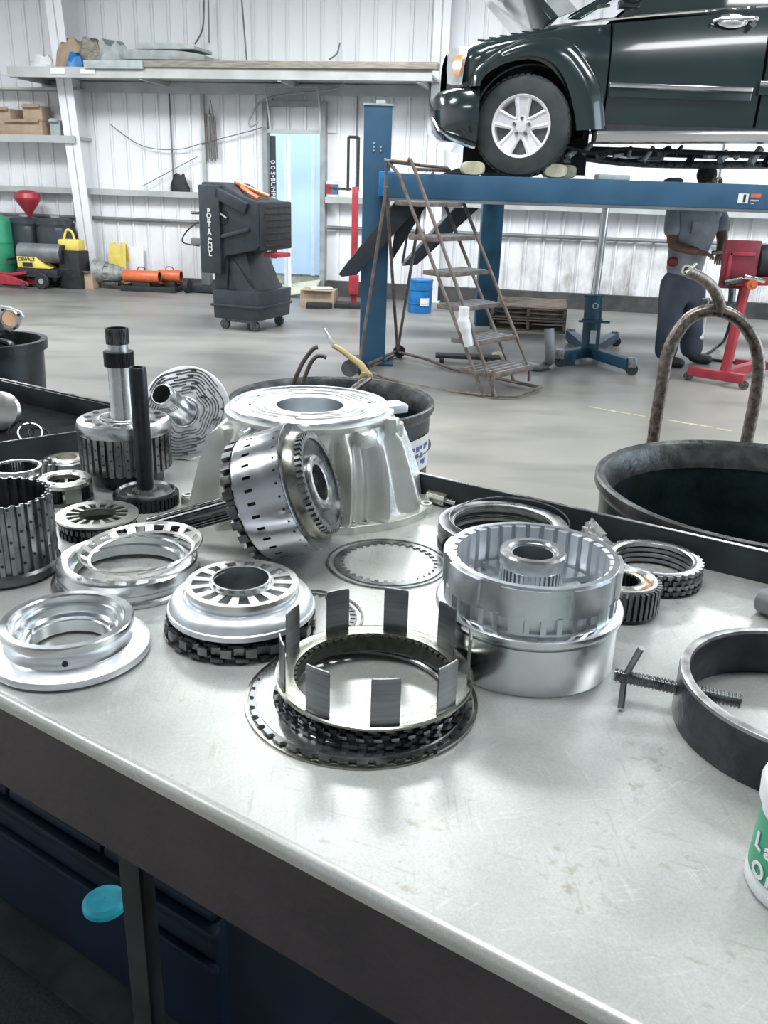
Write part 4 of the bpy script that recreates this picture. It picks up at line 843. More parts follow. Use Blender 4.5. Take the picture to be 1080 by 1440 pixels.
for x in (-.25, .2):
    for y in (-.13, .13): part('wheel', G().cyl((x, y-.01, .022), (x, y+.01, .022), .022, seg=12), M_blk, cr)
q = fl(700, 510); solo('yellow_scrap', G().rev([(.001, -.06), (.04, -.06), (.055, 0), (.05, .06), (.001, .07)], 12).rot(PI/2, 'Y').mv(0, 0, .056), M_block, 'small yellow-tan lump on the floor behind the ladder steps', 'scrap', q)
# ------------------------------------------------------------------ transmission jack
q = Z(829, 497, .08); tj = thing('transmission_jack', 'dark blue upright hydraulic jack with silver ram under the lift', 'jack', (q.x, q.y, 0))
bt = P(824, 492, q.y)-q; 
tp = P(836, 414, q.y); tt = P(853, 288, q.y)
def tjp(n, g, m, bv=0.0): return part(n, g, m, tj, bv, world=True)
b0 = Vector((q.x, q.y, .1)); ax = (tt-Vector((q.x-.02, q.y, .1)))
tjp('cylinder', G().cyl(b0, tp, .088, .085, 24).cyl(b0+(tp-b0)*.97, tp, .1, seg=24), M_bluek); tjp('ram', G().cyl(tp-(tp-b0)*.2, tt, .042, .036, 16), M_silver)
tjp('clamp_collar', G().cyl(b0+(tp-b0)*.52, b0+(tp-b0)*.58, .1, seg=20).box(b0+(tp-b0)*.55+Vector((.0, -.09, 0)), (.3, .02, .02)), M_bluek)
tjp('badge', G().box(b0+(tp-b0)*.28+Vector((0, -.092, 0)), (.06, .004, .13), 0), M_lgrey, .0)
tjp('badge', G().ring(.02, .03, -.002, .002, 20).rot(PI/2, 'X').xf(Matrix.Translation(b0+(tp-b0)*.82+Vector((0, -.09, 0)))), M_lgrey)
for k, (px, py) in enumerate(((783, 505), (862, 478), (884, 517), (800, 474))):
    e = Z(px, py, .07); tjp('leg', G().slab([Vector((q.x, q.y, .05))+Vector((-(e-q).y, (e-q).x, 0)).normalized()*.05, Vector((q.x, q.y, .05))-Vector((-(e-q).y, (e-q).x, 0)).normalized()*.05, Vector((e.x, e.y, .05))-Vector((-(e-q).y, (e-q).x, 0)).normalized()*.04, Vector((e.x, e.y, .05))+Vector((-(e-q).y, (e-q).x, 0)).normalized()*.04], (0, 0, .1)), M_bluek, .006)
    cs = tjp('caster', G().cyl((e.x+.03, e.y-.02, .055), (e.x+.03, e.y+.02, .055), .055, seg=18), M_blk); part('fork', G().box((e.x+.02, e.y, .12), (.08, .07, .09)), M_steelm, cs, .01, world=True)
solo('tube_socket', G().ring(.06, .08, 0, .18, 4).rot(PI/2, 'Y').rot(.78, 'X'), M_bluek, 'square blue steel socket on the floor left of the jack', 'socket', (Z(782, 505, 0).x-.05, Z(782, 505, 0).y-.25, .062))
# ------------------------------------------------------------------ man behind the runway
mx = P(972, 400, 8.62); BY = 8.62
man = thing('person', 'man in grey short-sleeved work shirt and navy trousers standing behind the blue runway, hands together', 'person', (mx.x, BY, 0))
def hp(px, py, dy=0.0): v = P(px, py, BY+dy); return Vector((v.x-mx.x, v.y-BY, v.z))
neck = hp(988, 277, -.02); hd_c = hp(997, 256, -.04); pel = hp(958, 392); chest = hp(975, 325); 
shL = hp(948, 297, -.03); shR = hp(1012, 300, .10); elL = hp(945, 345, -.12); elR = hp(1016, 338, -.02); wrL = hp(985, 355, -.30); wrR = hp(1012, 358, -.26)
hipL = hp(946, 398, -.05); hipR = hp(976, 398, .1); knL = hp(941, 455, -.08); knR = hp(972, 455, .12)
anL = hp(934, 515, -.05); anL.z = .09; anR = hp(972, 508, .16); anR.z = .09
V = [pel, (pel+chest)/2, chest, neck, hd_c-Vector((0, 0, .03)), hd_c+Vector((0, 0, .07)), shL, elL, wrL, shR, elR, wrR, hipL, knL, anL, hipR, knR, anR, anL+Vector((.14, -.08, -.05)), anR+Vector((.17, -.03, -.05))]
Ed = [(0, 1), (1, 2), (2, 3), (3, 4), (4, 5), (2, 6), (6, 7), (7, 8), (2, 9), (9, 10), (10, 11), (0, 12), (12, 13), (13, 14), (0, 15), (15, 16), (16, 17), (14, 18), (17, 19)]
R_ = [.11, .115, .14, .06, .088, .082, .07, .055, .036, .07, .055, .036, .07, .065, .045, .07, .065, .045, .035, .035]
skin('body', V, Ed, R_, M_skin, man)
# shirt, trousers, boots as clothing over the figure
sl = lambda a, b, t: a+(b-a)*t
skin('shirt', [pel-Vector((0, 0, .09)), (pel+chest)/2, chest, neck-Vector((0, 0, .05)), shL, sl(shL, elL, .8), shR, sl(shR, elR, .8)], [(0, 1), (1, 2), (2, 3), (2, 4), (4, 5), (2, 6), (6, 7)], [(.205, .175), (.21, .175), (.20, .165), .075, .105, .085, .105, .085], M_shirt, man)
hl_, hr_ = sl(hipL, knL, .28), sl(hipR, knR, .28)
tr_ = skin('trousers', [pel-Vector((0, 0, .03)), pel+Vector((0, 0, .11)), hl_, knL, Vector((anL.x, anL.y, .045)), hr_, knR, Vector((anR.x, anR.y, .045))], [(0, 1), (0, 2), (2, 3), (3, 4), (0, 5), (5, 6), (6, 7)], [(.19, .16), (.175, .15), .135, .115, .118, .135, .115, .118], M_trou, man)
for a_, dx in ((anL, Vector((.17, -.10, 0))), (anR, Vector((.2, -.04, 0)))):
    skin('boot', [Vector((a_.x, a_.y, .12)), Vector((a_.x, a_.y, .055)), Vector((a_.x, a_.y, .05))+dx*.6, Vector((a_.x, a_.y, .04))+dx], [(0, 1), (1, 2), (2, 3)], [.062, .058, .056, .045], M_boot, man)
part('hair', G().ball(tuple(hd_c+Vector((-.030, 0, .062))), .100, .90, .90, .96, 20), M_hair, man)
part('ear', G().ball(tuple(hd_c+Vector((-.0, -.09, .02))), .026, .5, .5, 1), M_skin, man); part('nose', G().ball(tuple(hd_c+Vector((.10, -.015, .01))), .02, 1, .7, 1.3), M_skin, man)
part('eye', G().ball(tuple(hd_c+Vector((.083, -.045, .035))), .011), M_white, man); part('eye', G().ball(tuple(hd_c+Vector((.083, .025, .035))), .011), M_white, man)
part('mouth', G().box(tuple(hd_c+Vector((.085, -.012, -.035))), (.012, .05, .008)), M_skin, man)
part('red_patch', G().ball(tuple(hp(946, 368, -.13)), .055, 1, .5, .8), M_redd, man, label='red cloth patch at the waist')
part('shirt_pocket', G().box(tuple(hp(980, 320, -.185)), (.09, .012, .11)), M_shirt, man, .004)
for wr, el, mir in ((wrL, elL, 1), (wrR, elR, -1)):
    d = (wr-el).normalized(); side = d.cross(Vector((0, 0, 1))).normalized(); up = side.cross(d); palm = wr+d*.05
    vs = [wr-d*.02, palm]; es = [(0, 1)]; rs = [.026, .034]
    for k in range(4):
        base = palm+side*(k-1.5)*.019+d*.03; ln = (.035, .042, .04, .03)[k]
        i0 = len(vs); vs += [base, base+d*ln-up*.01, base+d*ln*1.3-up*.035]; es += [(1, i0), (i0, i0+1), (i0+1, i0+2)]; rs += [.011, .0095, .008]
    i0 = len(vs); vs += [palm+side*mir*.03+d*.0+up*.01, palm+side*mir*.045+d*.03+up*.01, palm+side*mir*.04+d*.055]; es += [(1, i0), (i0, i0+1), (i0+1, i0+2)]; rs += [.012, .0105, .009]
    skin('hand', vs, es, rs, M_skin, man)
q = hp(1006, 356, -.33)+man.location
solo('small_part', G().cyl((-.03, 0, 0), (.05, 0, .01), .02, seg=12).cyl((.05, 0, .01), (.08, 0, .013), .01, seg=12), M_steelm, 'small metal part held in the hands of the man', 'part', q)
# ------------------------------------------------------------------ red work stand at right
e0, e1, e2 = Z(968, 527, .05), Z(1046, 540, .05), Z(1080, 522, .05)
st = thing('red_work_stand', 'red steel rolling work stand with upright plate in front of the man', 'stand', (e1.x, e1.y, 0))
def sp_(n, g, m, bv=0.0): return part(n, g, m, st, bv, world=True)
mid = (e0+e1)/2+Vector((.08, .02, 0))
def bar(a, b, w_, h_):
    a = Vector(a); b = Vector(b); d = (b-a); L_ = d.length; R = d.to_track_quat('X', 'Z').to_matrix(); return G().box((a+b)/2, (L_, w_, h_), R=R)
sp_('front_leg', bar(e0+Vector((0, 0, .04)), e1+Vector((0, 0, .04)), .08, .08), M_red, .008); mid2 = mid+Vector((.55, .55, 0)); sp_('base_beam', bar(mid+Vector((0, 0, .05)), mid2+Vector((0, 0, .05)), .08, .08), M_red, .008); sp_('rear_leg', bar(mid2+Vector((-.22, .1, .04)), mid2+Vector((.22, -.12, .04)), .07, .07), M_red, .008)
mt = P(1050, 395, mid.y); sp_('post', G().cyl(mid+Vector((0, 0, .05)), mt, .045, seg=16), M_red); 
q = P(1048, 352, mid.y); sp_('upright_plate', G().box((q.x-.02, q.y+.02, q.z-.12), (.30, .05, .40)), M_redd, .01)
sp_('plate_frame', G().box((q.x-.02, q.y-.012, q.z-.03), (.22, .02, .03)).box((q.x-.12, q.y-.012, q.z-.15), (.03, .02, .26)), M_red, .004)
q = P(1050, 396, mid.y-.02); sp_('cross_arm', bar(q+Vector((-.1, 0, .0)), q+Vector((.5, 0, .02)), .06, .07), M_red, .006)
sp_('chrome_handle', G().cyl(P(1046, 389, mid.y-.1), P(1075, 395, mid.y-.1), .022, seg=12), M_chrome); q = P(1057, 400, mid.y-.1); sp_('knob', G().cyl(q+Vector((0, .03, 0)), q+Vector((0, -.02, 0)), .045, seg=14).cyl(q, q+Vector((0, -.05, 0)), .018, seg=10), M_orange)
sp_('pivot_tube', G().cyl(P(1018, 398, mid.y-.05), P(1042, 393, mid.y-.05), .03, seg=12), M_steeld)
sp_('lower_link', G().cyl(P(992, 420, mid.y), P(992, 440, mid.y), .04, seg=12).box(P(1010, 428, mid.y), (.3, .06, .06)).cyl(P(1030, 405, mid.y), P(1028, 435, mid.y), .03, seg=10), M_steeld)
for q in (e0, e1, mid2+Vector((.2, -.1, 0))): sp_('caster', G().cyl((q.x, q.y-.015, .04), (q.x, q.y+.015, .04), .04, seg=14), M_steeld)
q = P(1075, 370, mid.y+.1)
solo('black_motor', G().rev([(.001, -.16), (.13, -.16), (.15, -.12), (.15, .12), (.12, .16), (.001, .16)], 24).rot(PI/2, 'Y'), M_blk, 'rounded black machine at the right edge behind the red stand', 'machine', (q.x+.08, q.y, q.z))
g = G().tube(smooth([fl(965, 500)+Vector((0, 0, .014)), fl(985, 503)+Vector((0, 0, .014)), fl(1012, 492)+Vector((0, 0, .06)), P(1022, 470, 8.4), P(1028, 445, 8.2), P(1024, 425, 7.95)], 6), .014, 8).tube(smooth([fl(962, 497)+Vector((0, 0, .014)), fl(990, 506)+Vector((0, 0, .014)), fl(1030, 511)+Vector((0, 0, .014)), fl(1060, 515)+Vector((0, 0, .014))], 6), .014, 8)
solo('air_hose', g, M_blk, 'black air hose looping from the red stand onto the floor', 'hose', (0, 0, 0))
g = G().tube(smooth([P(993, 440, 8.0), P(990, 465, 8.0), P(987, 474, 8.0)], 4), .008, 6).ball(P(987, 475, 8.0), .018)
solo('white_string', g, M_white, 'short white string with a bead hanging by the red stand', 'string', (0, 0, 0))
# ------------------------------------------------------------------ big drums behind the bench
def drum(name, label, x, y, z, R, rz=0, label_paper=False, Rb=None):
    t = thing(name, label, 'drum', (x, y, 0), rz, 'open black drums behind the bench'); Rb = Rb or R*.93
    part('shell', G().rev([(.001, 0), (Rb*.97, 0), (Rb*.98, .02), (R*.955, z-.12), (R*.96, z-.06), (R*.95, z-.02), (R*.93, z-.02), (R*.92, z-.1), (Rb*.95, .03), (.001, .03)], 80), M_drum, t)
    part('rim', G().rev([(R*.93, z-.035), (R*.97, z-.04), (R*1.0, z-.022), (R*1.0, z-.004), (R*.985, z), (R*.97, z-.008), (R*.945, z-.006), (R*.915, z-.025), (R*.90, z-.07), (R*.915, z-.07)], 80), M_drumrim, t)
    part('bead', G().rev([(R*.955, z-.16), (R*.985, z-.15), (R*.955, z-.14)], 80), M_drum, t)
    part('lining', G().rev([(.001, .035), (Rb*.94, .035), (R*.915, z-.07), (R*.905, z-.07), (Rb*.93, .045), (.001, .045)], 64), M_drumin, t)
    return t
drum('steel_drum', 'large open black steel drum right behind the bench, beneath the bent pipe handle', .9, 1.94, .95, .40)
lt = drum('steel_drum', 'open black drum with paper label behind the bell housing', -.19, 2.914, .9, .35)
a0 = math.radians(-52)
part('paper_label', G().ring(.3380, .3415, .70, .81, 14, math.radians(-50), math.radians(-14)), M_label, lt, label='white printed paper label with blue handwriting')
for k, (z_, n_) in enumerate(((.78, 7), (.755, 5), (.73, 6))):
    for j in range(n_):
        a1 = math.radians(-46+31*(j+.15*math.sin(j*3+k))/7); part('ink_line', G().ring(.3415, .3422, z_-.006*(1+(j+k) % 2), z_+.006, 2, a1, a1+math.radians(3.2)), M_ink, lt)
# left can with parts in it
o = thing('waste_can', 'black bin of scrap standing on floor at the left edge, beyond the bench', 'bin', (-1.97, 4.3, 0))
part('shell', G().rev([(.001, 0), (.22, 0), (.25, .8), (.262, .8), (.262, .77), (.27, .77), (.27, .815), (.24, .815), (.21, .02), (.001, .02)], 48), M_drum, o)
q = Vector((-1.97, 4.3, .66)); solo('scrap_coil', G().tube([Vector((-1.97+.14*math.cos(a), 4.22+.1*math.sin(a), .79+.012*a)) for a in [k*.4 for k in range(30)]], .016, 8), M_black, 'black coiled hose end sticking out of the left bin', 'hose', (0, 0, 0))
for k, (dx, dz, h_) in enumerate(((-.05, .3, .34), (.04, .3, .25))):
    solo('scrap_rod', G().cyl((0, 0, 0), (.02, .02, .32), .02, seg=10).cyl((0, 0, .28), (.02, .02, .32), .035, seg=10), M_steeld, ('left' if k == 0 else 'right')+' dark steel rod poking up from the bin at left edge', 'rod', (-1.97+dx+.03, 4.15, .62), group='steel rods in the left bin')
c0 = P(12, 450, 4.2); pts = [(0, 430), (12, 432), (28, 438), (33, 446), (24, 462), (8, 470), (-6, 478), (-14, 440)]
cv = thing('cover_plate', 'pale metal cover plate with round peach disc in the bin at far left', 'plate', (c0.x, 4.2, c0.z))
part('plate', G().slab([P(x, y, 4.2) for x, y in pts], (0, .02, 0)), M_aluw, cv, .003, world=True)
part('disc', G().cyl(P(14, 448, 4.17), P(14, 448, 4.2), .035, seg=24), mat('peach_cap', (.72, .42, .26), .5), cv, world=True, label='peach coloured round cap'); part('ring', G().ring(.036, .043, -.01, .01, 24).rot(PI/2, 'X').xf(Matrix.Translation(P(14, 448, 4.185))), M_steelw, cv, world=True)
for x, y in ((26, 443), (20, 462), (4, 436)): part('bolt_hole', G().cyl(P(x, y, 4.18), P(x, y, 4.2), .007, seg=10), M_blk, cv, world=True)
# bent pipe handle behind the right drum
HY = 2.42
ht = thing('hand_truck', 'rusty bent-tube hand truck frame rising behind the right black drum', 'hand truck', (P(985, 600, HY).x, HY, 0))
arc = [P(915, 640, HY), P(921, 600, HY), P(931, 540, HY), P(938, 500, HY), P(951, 470, HY), P(970, 447, HY), P(995, 437, HY), P(1022, 440, HY), P(1045, 456, HY), P(1061, 482, HY), P(1067, 515, HY), P(1062, 560, HY), P(1049, 625, HY)]
a_ = arc[0]; b_ = arc[-1]; arc = [Vector((a_.x-.03, HY, .02)), Vector((a_.x-.01, HY, .5))]+arc+[Vector((b_.x-.01, HY, .5)), Vector((b_.x-.03, HY, .02))]
part('frame_tube', G().tube(smooth(arc, 5), .0175, 16), M_rust, ht, world=True)
hk = [P(1012, 440, HY), P(1011, 425, HY-.02), P(1003, 406, HY-.05), P(988, 392, HY-.09), P(966, 380, HY-.13)]
part('handle_tube', G().tube(smooth(hk, 6), [.0165-.0035*k/(6*(len(hk)-1)) for k in range(6*(len(hk)-1)+1)], 16), M_rust, ht, world=True)
d = (hk[-1]-hk[-2]).normalized(); Rm = d.to_track_quat('Z', 'Y').to_matrix().to_4x4()
part('tube_end', G().ring(.0075, .0136, -.002, .004, 24).xf(Matrix.Translation(hk[-1]) @ Rm), M_block, ht, world=True); part('tube_bore', G().disc(.0075, 0, .003, 20).xf(Matrix.Translation(hk[-1]) @ Rm), M_blk, ht, world=True)
part('pin', G().cyl(P(963, 384, HY-.15), P(979, 371, HY-.12), .0035, seg=8), M_steelw, ht, world=True)
part('cross_tube', G().cyl((arc[1].x, HY, .45), (arc[-2].x, HY, .45), .016, seg=12), M_rust, ht, world=True); part('toe_plate', G().box(((arc[0].x+arc[-1].x)/2, HY+.12, .012), (.34, .26, .012)), M_rust, ht, world=True)
for x in (arc[0].x-.02, arc[-1].x+.02): part('wheel', G().rev([(.02, -.025), (.1, -.03), (.12, -.02), (.12, .02), (.1, .03), (.02, .025)], 24).rot(PI/2, 'Y').xf(Matrix.Translation((x, HY+.16, .12))), M_blk, ht, world=True)
# hooked bars and yellow-handled tool resting on the left drum
TY = 2.95
t = thing('pry_tool', 'yellow-handled lever tool leaning out of the drum behind the bell housing', 'tool', (P(520, 530, TY).x, TY, .85))
pp = [P(x, y, TY+dy) for x, y, dy in ((470, 487, .1), (478, 491, .08), (495, 504, .04), (508, 514, .0), (514, 524, -.02), (519, 531, -.03))]
part('grip', G().tube(smooth(pp, 4), [.009]*8+[.012]*7+[.014]*6, 12), M_tan, t, world=True)
part('clamp_head', G().slab([P(509, 523, TY-.04), P(523, 526, TY-.04), P(524, 533, TY-.04), P(504, 533, TY-.04)], (0, .03, 0)), M_tan, t, .004, world=True)
part('tip', G().tube([P(470, 487, TY+.1), P(463, 476, TY+.12), P(456, 462, TY+.14)], [.009, .006, .004], 8), M_steel, t, world=True); part('shaft', G().cyl(P(519, 531, TY-.03), P(490, 552, TY-.1), .013, .011, 10), M_rust, t, world=True)
part('wheel', G().cyl(P(492, 518, TY+.05), P(492, 518, TY+.1), .03, seg=16), M_conduit, t, world=True)
for lb, q in (('left thin hooked steel bar rising behind the bell housing', [P(412, 540, TY), P(424, 513, TY), P(434, 498, TY), P(441, 490, TY), P(447, 488, TY)]), ('right thin hooked steel bar rising behind the bell housing', [P(425, 540, TY+.05), P(436, 512, TY+.05), P(444, 502, TY+.05), P(452, 500, TY+.05), P(459, 503, TY+.05)])):
    solo('hooked_bar', G().tube(smooth(q, 5), .0075, 8), M_brown, lb, 'bar', (0, 0, 0), group='hooked bars in the labelled drum')
# ------------------------------------------------------------------ workbench
T = 1.03
BA = math.atan2(-0.539, 0.842); bu = Vector((math.cos(BA), math.sin(BA), 0)); bn = Vector((-bu.y, bu.x, 0)); BP = Vector((-0.423, 0.839, 0))
bench = thing('workbench', 'steel-topped workbench with dark apron and raised back rail carrying the gearbox parts', 'workbench', (BP.x, BP.y, 0), BA)
U0, U1, VD, AH = -1.7, 1.7, 0.865, 0.132
pr = [(0.004, T-0.03), (VD, T-0.03), (VD, T), (0.010, T)]
g = G(); er = 0.010
prof = [(VD, T), (er, T)]+[(er-er*math.sin(a), T-er+er*math.cos(a)) for a in [k*PI/2/6 for k in range(1, 7)]]+[(0, T-0.016), (er, T-0.016), (VD, T-0.016)]
top = part('top', G().loft([[(x, y, z) for y, z in prof] for x in (U0, U1)]), M_bench, bench, ang=25)
part('apron', G().loft([[(x, y, z) for y, z in ((0.0, T-0.0165), (0.012, T-0.0165), (0.012, T-AH+.006), (0.03, T-AH+.006), (0.03, T-AH), (0.004, T-AH), (0.0, T-AH+.004))] for x in (U0, U1)]), M_apron, bench, ang=25)
part('back_rail', G().box(((U0+U1)/2, VD-.004, T+.024), (U1-U0, .007, .052)), M_rail, bench, .0015)
part('rail_edge', G().box(((U0+U1)/2, VD-.004, T+.0505), (U1-U0, .0078, .0015)), M_steelm, bench)
for u_ in (-1.2, .14, 1.4):
    for v_ in (.045, VD-.06):
        lg = part('leg', G().box((u_, v_, (T-.02)/2), (.034, .006, T-.02)).box((u_-.014, v_+.02, (T-.02)/2), (.006, .045, T-.02)), M_rail, bench, .001)
part('gusset', G().slab([(.115, .04, .52), (.175, .04, .45), (.175, .04, .30), (.115, .04, .36)], (0, .005, 0)), M_rail, bench)
part('lower_shelf', G().box(((U0+U1)/2, VD/2+.1, .2), (U1-U0, VD-.2, .02)), M_rail, bench)
for u_ in (-.5, .35, 1.0): part('stiffener', G().box((u_, VD/2, T-.04), (.03, VD-.04, .04)), M_rail, bench)
for u_, v_, z_ in ((.30, .1, .62), (.40, .1, .70), (.60, .06, .74)): part('bolt', G().cyl((u_, v_, z_), (u_, v_-.012, z_), .007, seg=10), M_steelm, bench)
part('back_board', G().box((.85, .14, .55), (1.3, .01, .7)), M_navy, bench)
def bw(u, v, z): return Vector((BP.x, BP.y, 0))+bu*u+bn*v+Vector((0, 0, z))
# tool chest under the bench
ch = thing('tool_chest', 'dark navy plastic chest on the lower shelf under the bench, left of the leg', 'chest', bw(-.35, .5, .211), BA)
part('chest_body', G().box((0, 0, .14), (.78, .46, .28)), M_navy, ch, .01)
for k in range(3): part('lid_panel', G().box((-.26+k*.26, 0, .293), (.252, .46, .02)), M_navy, ch, .006)
part('lid_rim', G().box((0, -.235, .27), (.80, .02, .02)), M_navy, ch, .004)
part('front_band', G().box((0, -.238, .2), (.8, .012, .015)), M_navy, ch, .003)
q = Z(148, 1272, .52); solo('cyan_light_spot', G().rev([(.001, 0), (.03, 0), (.034, .004), (.034, .012), (.028, .018), (.001, .019)], 32), M_teal, 'round cyan patch of painted light on top of the dark chest beneath the bench', 'cap', (q.x, q.y, .5145))  # cyan patch of light on the chest, modelled as a coloured disc
solo('floor_mat', G().box((0, 0, .006), (3.6, 1.9, .012)), mat('speckled_rubber_mat', (.010, .011, .014), .7, 0, 0, 160, 0, col2=(.03, .032, .036)), 'black speckled rubber mat on the floor beneath the workbench', 'mat', bw(0, .35, 0), BA, .003)
# ------------------------------------------------------------------ gearbox parts on the bench
def put(name, label, cat, x, y, rz=0.0, z=T, group=None, R=None): return thing(name, label, cat, (x, y, z+.0002), rz, group, R)
CAT = 'gearbox part'
# big aluminium drum with splined inside
t = put('clutch_drum', 'large silver aluminium clutch drum with splined inside and windowed band, right of centre', 'drum', .183, .982, .15)
part('lower_cylinder', G().rev([(.098, 0), (.1095, 0), (.1105, .002), (.1105, .060), (.106, .061), (.106, .064), (.1145, .066), (.1155, .069), (.1150, .074), (.108, .077), (.098, .077)], 128), M_alu, t)
part('floor_plate', G().rev([(.030, .070), (.106, .070), (.106, .080), (.075, .082), (.070, .088), (.030, .088)], 96), M_alud, t)
g = G(); NW = 36
for k in range(NW):
    a = 2*PI*k/NW; g.rev([(.0985, .076), (.1065, .076), (.1065, .099), (.0985, .099)], 2, a, a+2*PI/NW*(.34 if k % 6 else .95))
part('window_band', g, M_alud, t)
g = G(); o = []; 
for k in range(8):
    a = 2*PI*k/8+.16; w_ = 2*PI/8
    o += [(a+w_*.66*j/8, .1085) for j in range(9)]+[(a+w_*.67, .1050)]+[(a+w_*(.67+.32*j/4), .1045) for j in range(1, 5)]
g.gear(o, [(a, .098) for a, _ in o], .098, .134)
part('upper_band', g, M_alud, t, ang=25)
part('rim_edge', G().ring(.0965, .1035, .1335, .1362, 128), M_alu, t)
part('inner_splines', G().geari(32, .0985, .0925, .0995, .080, .1335, .62), M_aluw, t, ang=30)
hb = part('hub_gear', G().gearo(40, .0345, .0385, .030, .088, .121, .5), M_alu, t, ang=30)
part('hub_collar', G().rev([(.0265, .121), (.0395, .121), (.0405, .123), (.0405, .1375), (.0385, .140), (.031, .140), (.029, .137), (.027, .137)], 64), M_steel, hb)
part('hub_bore', G().rev([(.0245, .09), (.0265, .09), (.0265, .135), (.0245, .135)], 64), M_alud, hb)
for k in range(5):
    a = 2*PI*k/5+.3; part('floor_web', G().rev([(.045, .082), (.09, .082), (.088, .090), (.047, .093)], 6, a, a+.5), M_alud, t)
# tabbed ring stack
cx_, cy_ = -.019, .861
t = put('snap_ring', 'thin open snap ring lying widest under the tabbed ring stack, end showing at lower right', 'ring', cx_, cy_)
part('wire', G().rev([(.1285, 0), (.1325, 0), (.1325, .0025), (.1285, .0025)], 120, math.radians(-38), math.radians(-52)+2*PI), M_steelo, t)
part('wire_end', G().rev([(.1275, 0), (.133, 0), (.133, .003), (.1275, .003)], 24, math.radians(-52), math.radians(-24)), M_steelm, t).location.z = .0028
t = put('toothed_plate', 'wide flat steel plate with toothed front edge at the bottom of the tabbed stack', 'plate', cx_, cy_-.002, z=T+.0028)
part('plate_body', G().gearo(40, .1215, .1262, .098, .0, .0035, .55), M_steelm, t, ang=30)
part('inner_face', G().rev([(.098, .0035), (.1185, .0035), (.1185, .0045), (.100, .0052)], 96), M_steel, t)
def plate(name, label, x, y, z, rin, ra, rb, n, th, m, m2=None, ph=0.0, duty=.5, cat='clutch plate', group='toothed clutch plates'):
    t = put(name, label, cat, x, y, z=z, group=group)
    part('plate_body', G().gearo(n, ra, rb, rin, 0, th, duty, ph), m, t, ang=30)
    if m2: part('friction_face', G().ring(rin+.002, ra-.003, th, th+.0006, 72), m2, t)
    return t
tx, ty_ = -.005, .858
random.seed(21)
zz = T+.0095
for k, (rin, ra, rb, th, m_, n_, lb) in enumerate(((.094, .104, .1085, .0042, M_steeld, 36, 'lowest dark toothed clutch plate under the tabbed ring'), (.092, .100, .1045, .0038, M_steel, 36, 'second toothed clutch plate up, bright steel, beneath the tabbed ring'),
      (.092, .102, .1065, .0042, M_black, 36, 'third toothed clutch plate up, black, beneath the tabbed ring'), (.090, .101, .1055, .0036, M_steeld, 36, 'topmost toothed clutch plate right beneath the tabbed ring'))):
    plate('clutch_plate', lb, tx-.004+.002*k, ty_+.001*k, zz, rin, ra, rb, n_, th, m_, ph=.04*k*(1 if k % 2 else -1), duty=.45); zz += th+.0012
t = put('tabbed_ring', 'round retainer ring with nine upright rectangular grey steel tabs, front centre', 'ring', tx, ty_, 0, zz)
H0 = .0
part('ring_body', G().rev([(.096, .0), (.106, .0), (.110, .002), (.1115, .004), (.1115, .0065), (.1095, .0075), (.1035, .0062), (.0985, .0070), (.0905, .0066), (.0905, .0040), (.096, .003)], 128), M_steelo, t)
part('inner_teeth', G().geari(54, .0905, .0875, .094, .0005, .0042, .6), M_teethk, t, ang=30)
part('inner_wall', G().rev([(.0885, -.016), (.0905, -.016), (.0925, .0005), (.0905, .0005)], 96), M_teethk, t)
def tab():
    g = G(); secs = []; hw = .0150
    for zt_, wq in ((.003, 1.0), (.02, 1.0), (.058, 1.0), (.0605, .97), (.0615, .90)):
        s_ = []
        for k in range(7):
            y = (-1+2*k/6)*hw*wq; x = math.sqrt(.1065**2-y*y); s_.append((x, y, zt_))
        for k in range(6, -1, -1):
            y = (-1+2*k/6)*hw*wq; x = math.sqrt(.1047**2-y*y); s_.append((x, y, zt_))
        secs.append(s_)
    return g.loft(secs)
tm = mesh('tab', tab(), M_tab, ang=30)
for k in range(9):
    o = bpy.data.objects.new('tab', tm); COL.objects.link(o); o.parent = t; o.rotation_euler = (0, 0, math.radians(-83+40*k))
# left retainer assembly on toothed plates
rx, ry = -.183, 1.020
z0 = T+.0035
t = put('snap_ring', 'thin open snap ring half hidden behind the slotted piston assembly, left of centre', 'ring', -.105, 1.055)
part('wire', G().rev([(.079, 0), (.082, 0), (.082, .0022), (.079, .0022)], 96, math.radians(-42), math.radians(200)), M_steelo, t)
part('inner_comb', G().geari(40, .071, .064, .073, 0, .0015, .4), M_steelm, t)
plate('clutch_plate', 'bottom toothed clutch plate under the white domed piston', rx, ry, z0, .075, .091, .0985, 20, .0045, M_steeld, duty=.5, ph=.1)
plate('clutch_plate', 'middle thick toothed clutch plate under the white domed piston', rx+.001, ry-.001, z0+.0062, .075, .090, .0975, 20, .0105, M_steelm, duty=.42, ph=.22)
plate('clutch_plate', 'upper thin toothed clutch plate just below the white domed piston', rx, ry+.001, z0+.0178, .075, .089, .0955, 20, .004, M_black, duty=.6)
t = put('piston', 'satin white domed aluminium piston carrying a slotted spring plate, left of centre', 'piston', rx+.002, ry, 0, z0+.0225)
part('dome', G().rev([(.070, 0), (.088, 0), (.0945, .003), (.0955, .007), (.0945, .010), (.0925, .011), (.0915, .017), (.087, .023), (.079, .026), (.0745, .0262), (.073, .024), (.070, .024)], 128), M_aluw, t)
part('inner_cylinder', G().rev([(.066, .005), (.0705, .005), (.0705, .036), (.0695, .037), (.066, .037)], 96), M_alu, t)
sp = part('floor_disc', G().ring(.036, .068, .012, .016, 64), M_alu, t); part('centre_sleeve', G().rev([(.0355, .005), (.0385, .005), (.0385, .046), (.0355, .046)], 64), M_alu, t)
t = put('slotted_plate', 'round pale steel plate with radial slots seated on top of white piston', 'plate', rx+.003, ry, 0, z0+.0225+.0372)
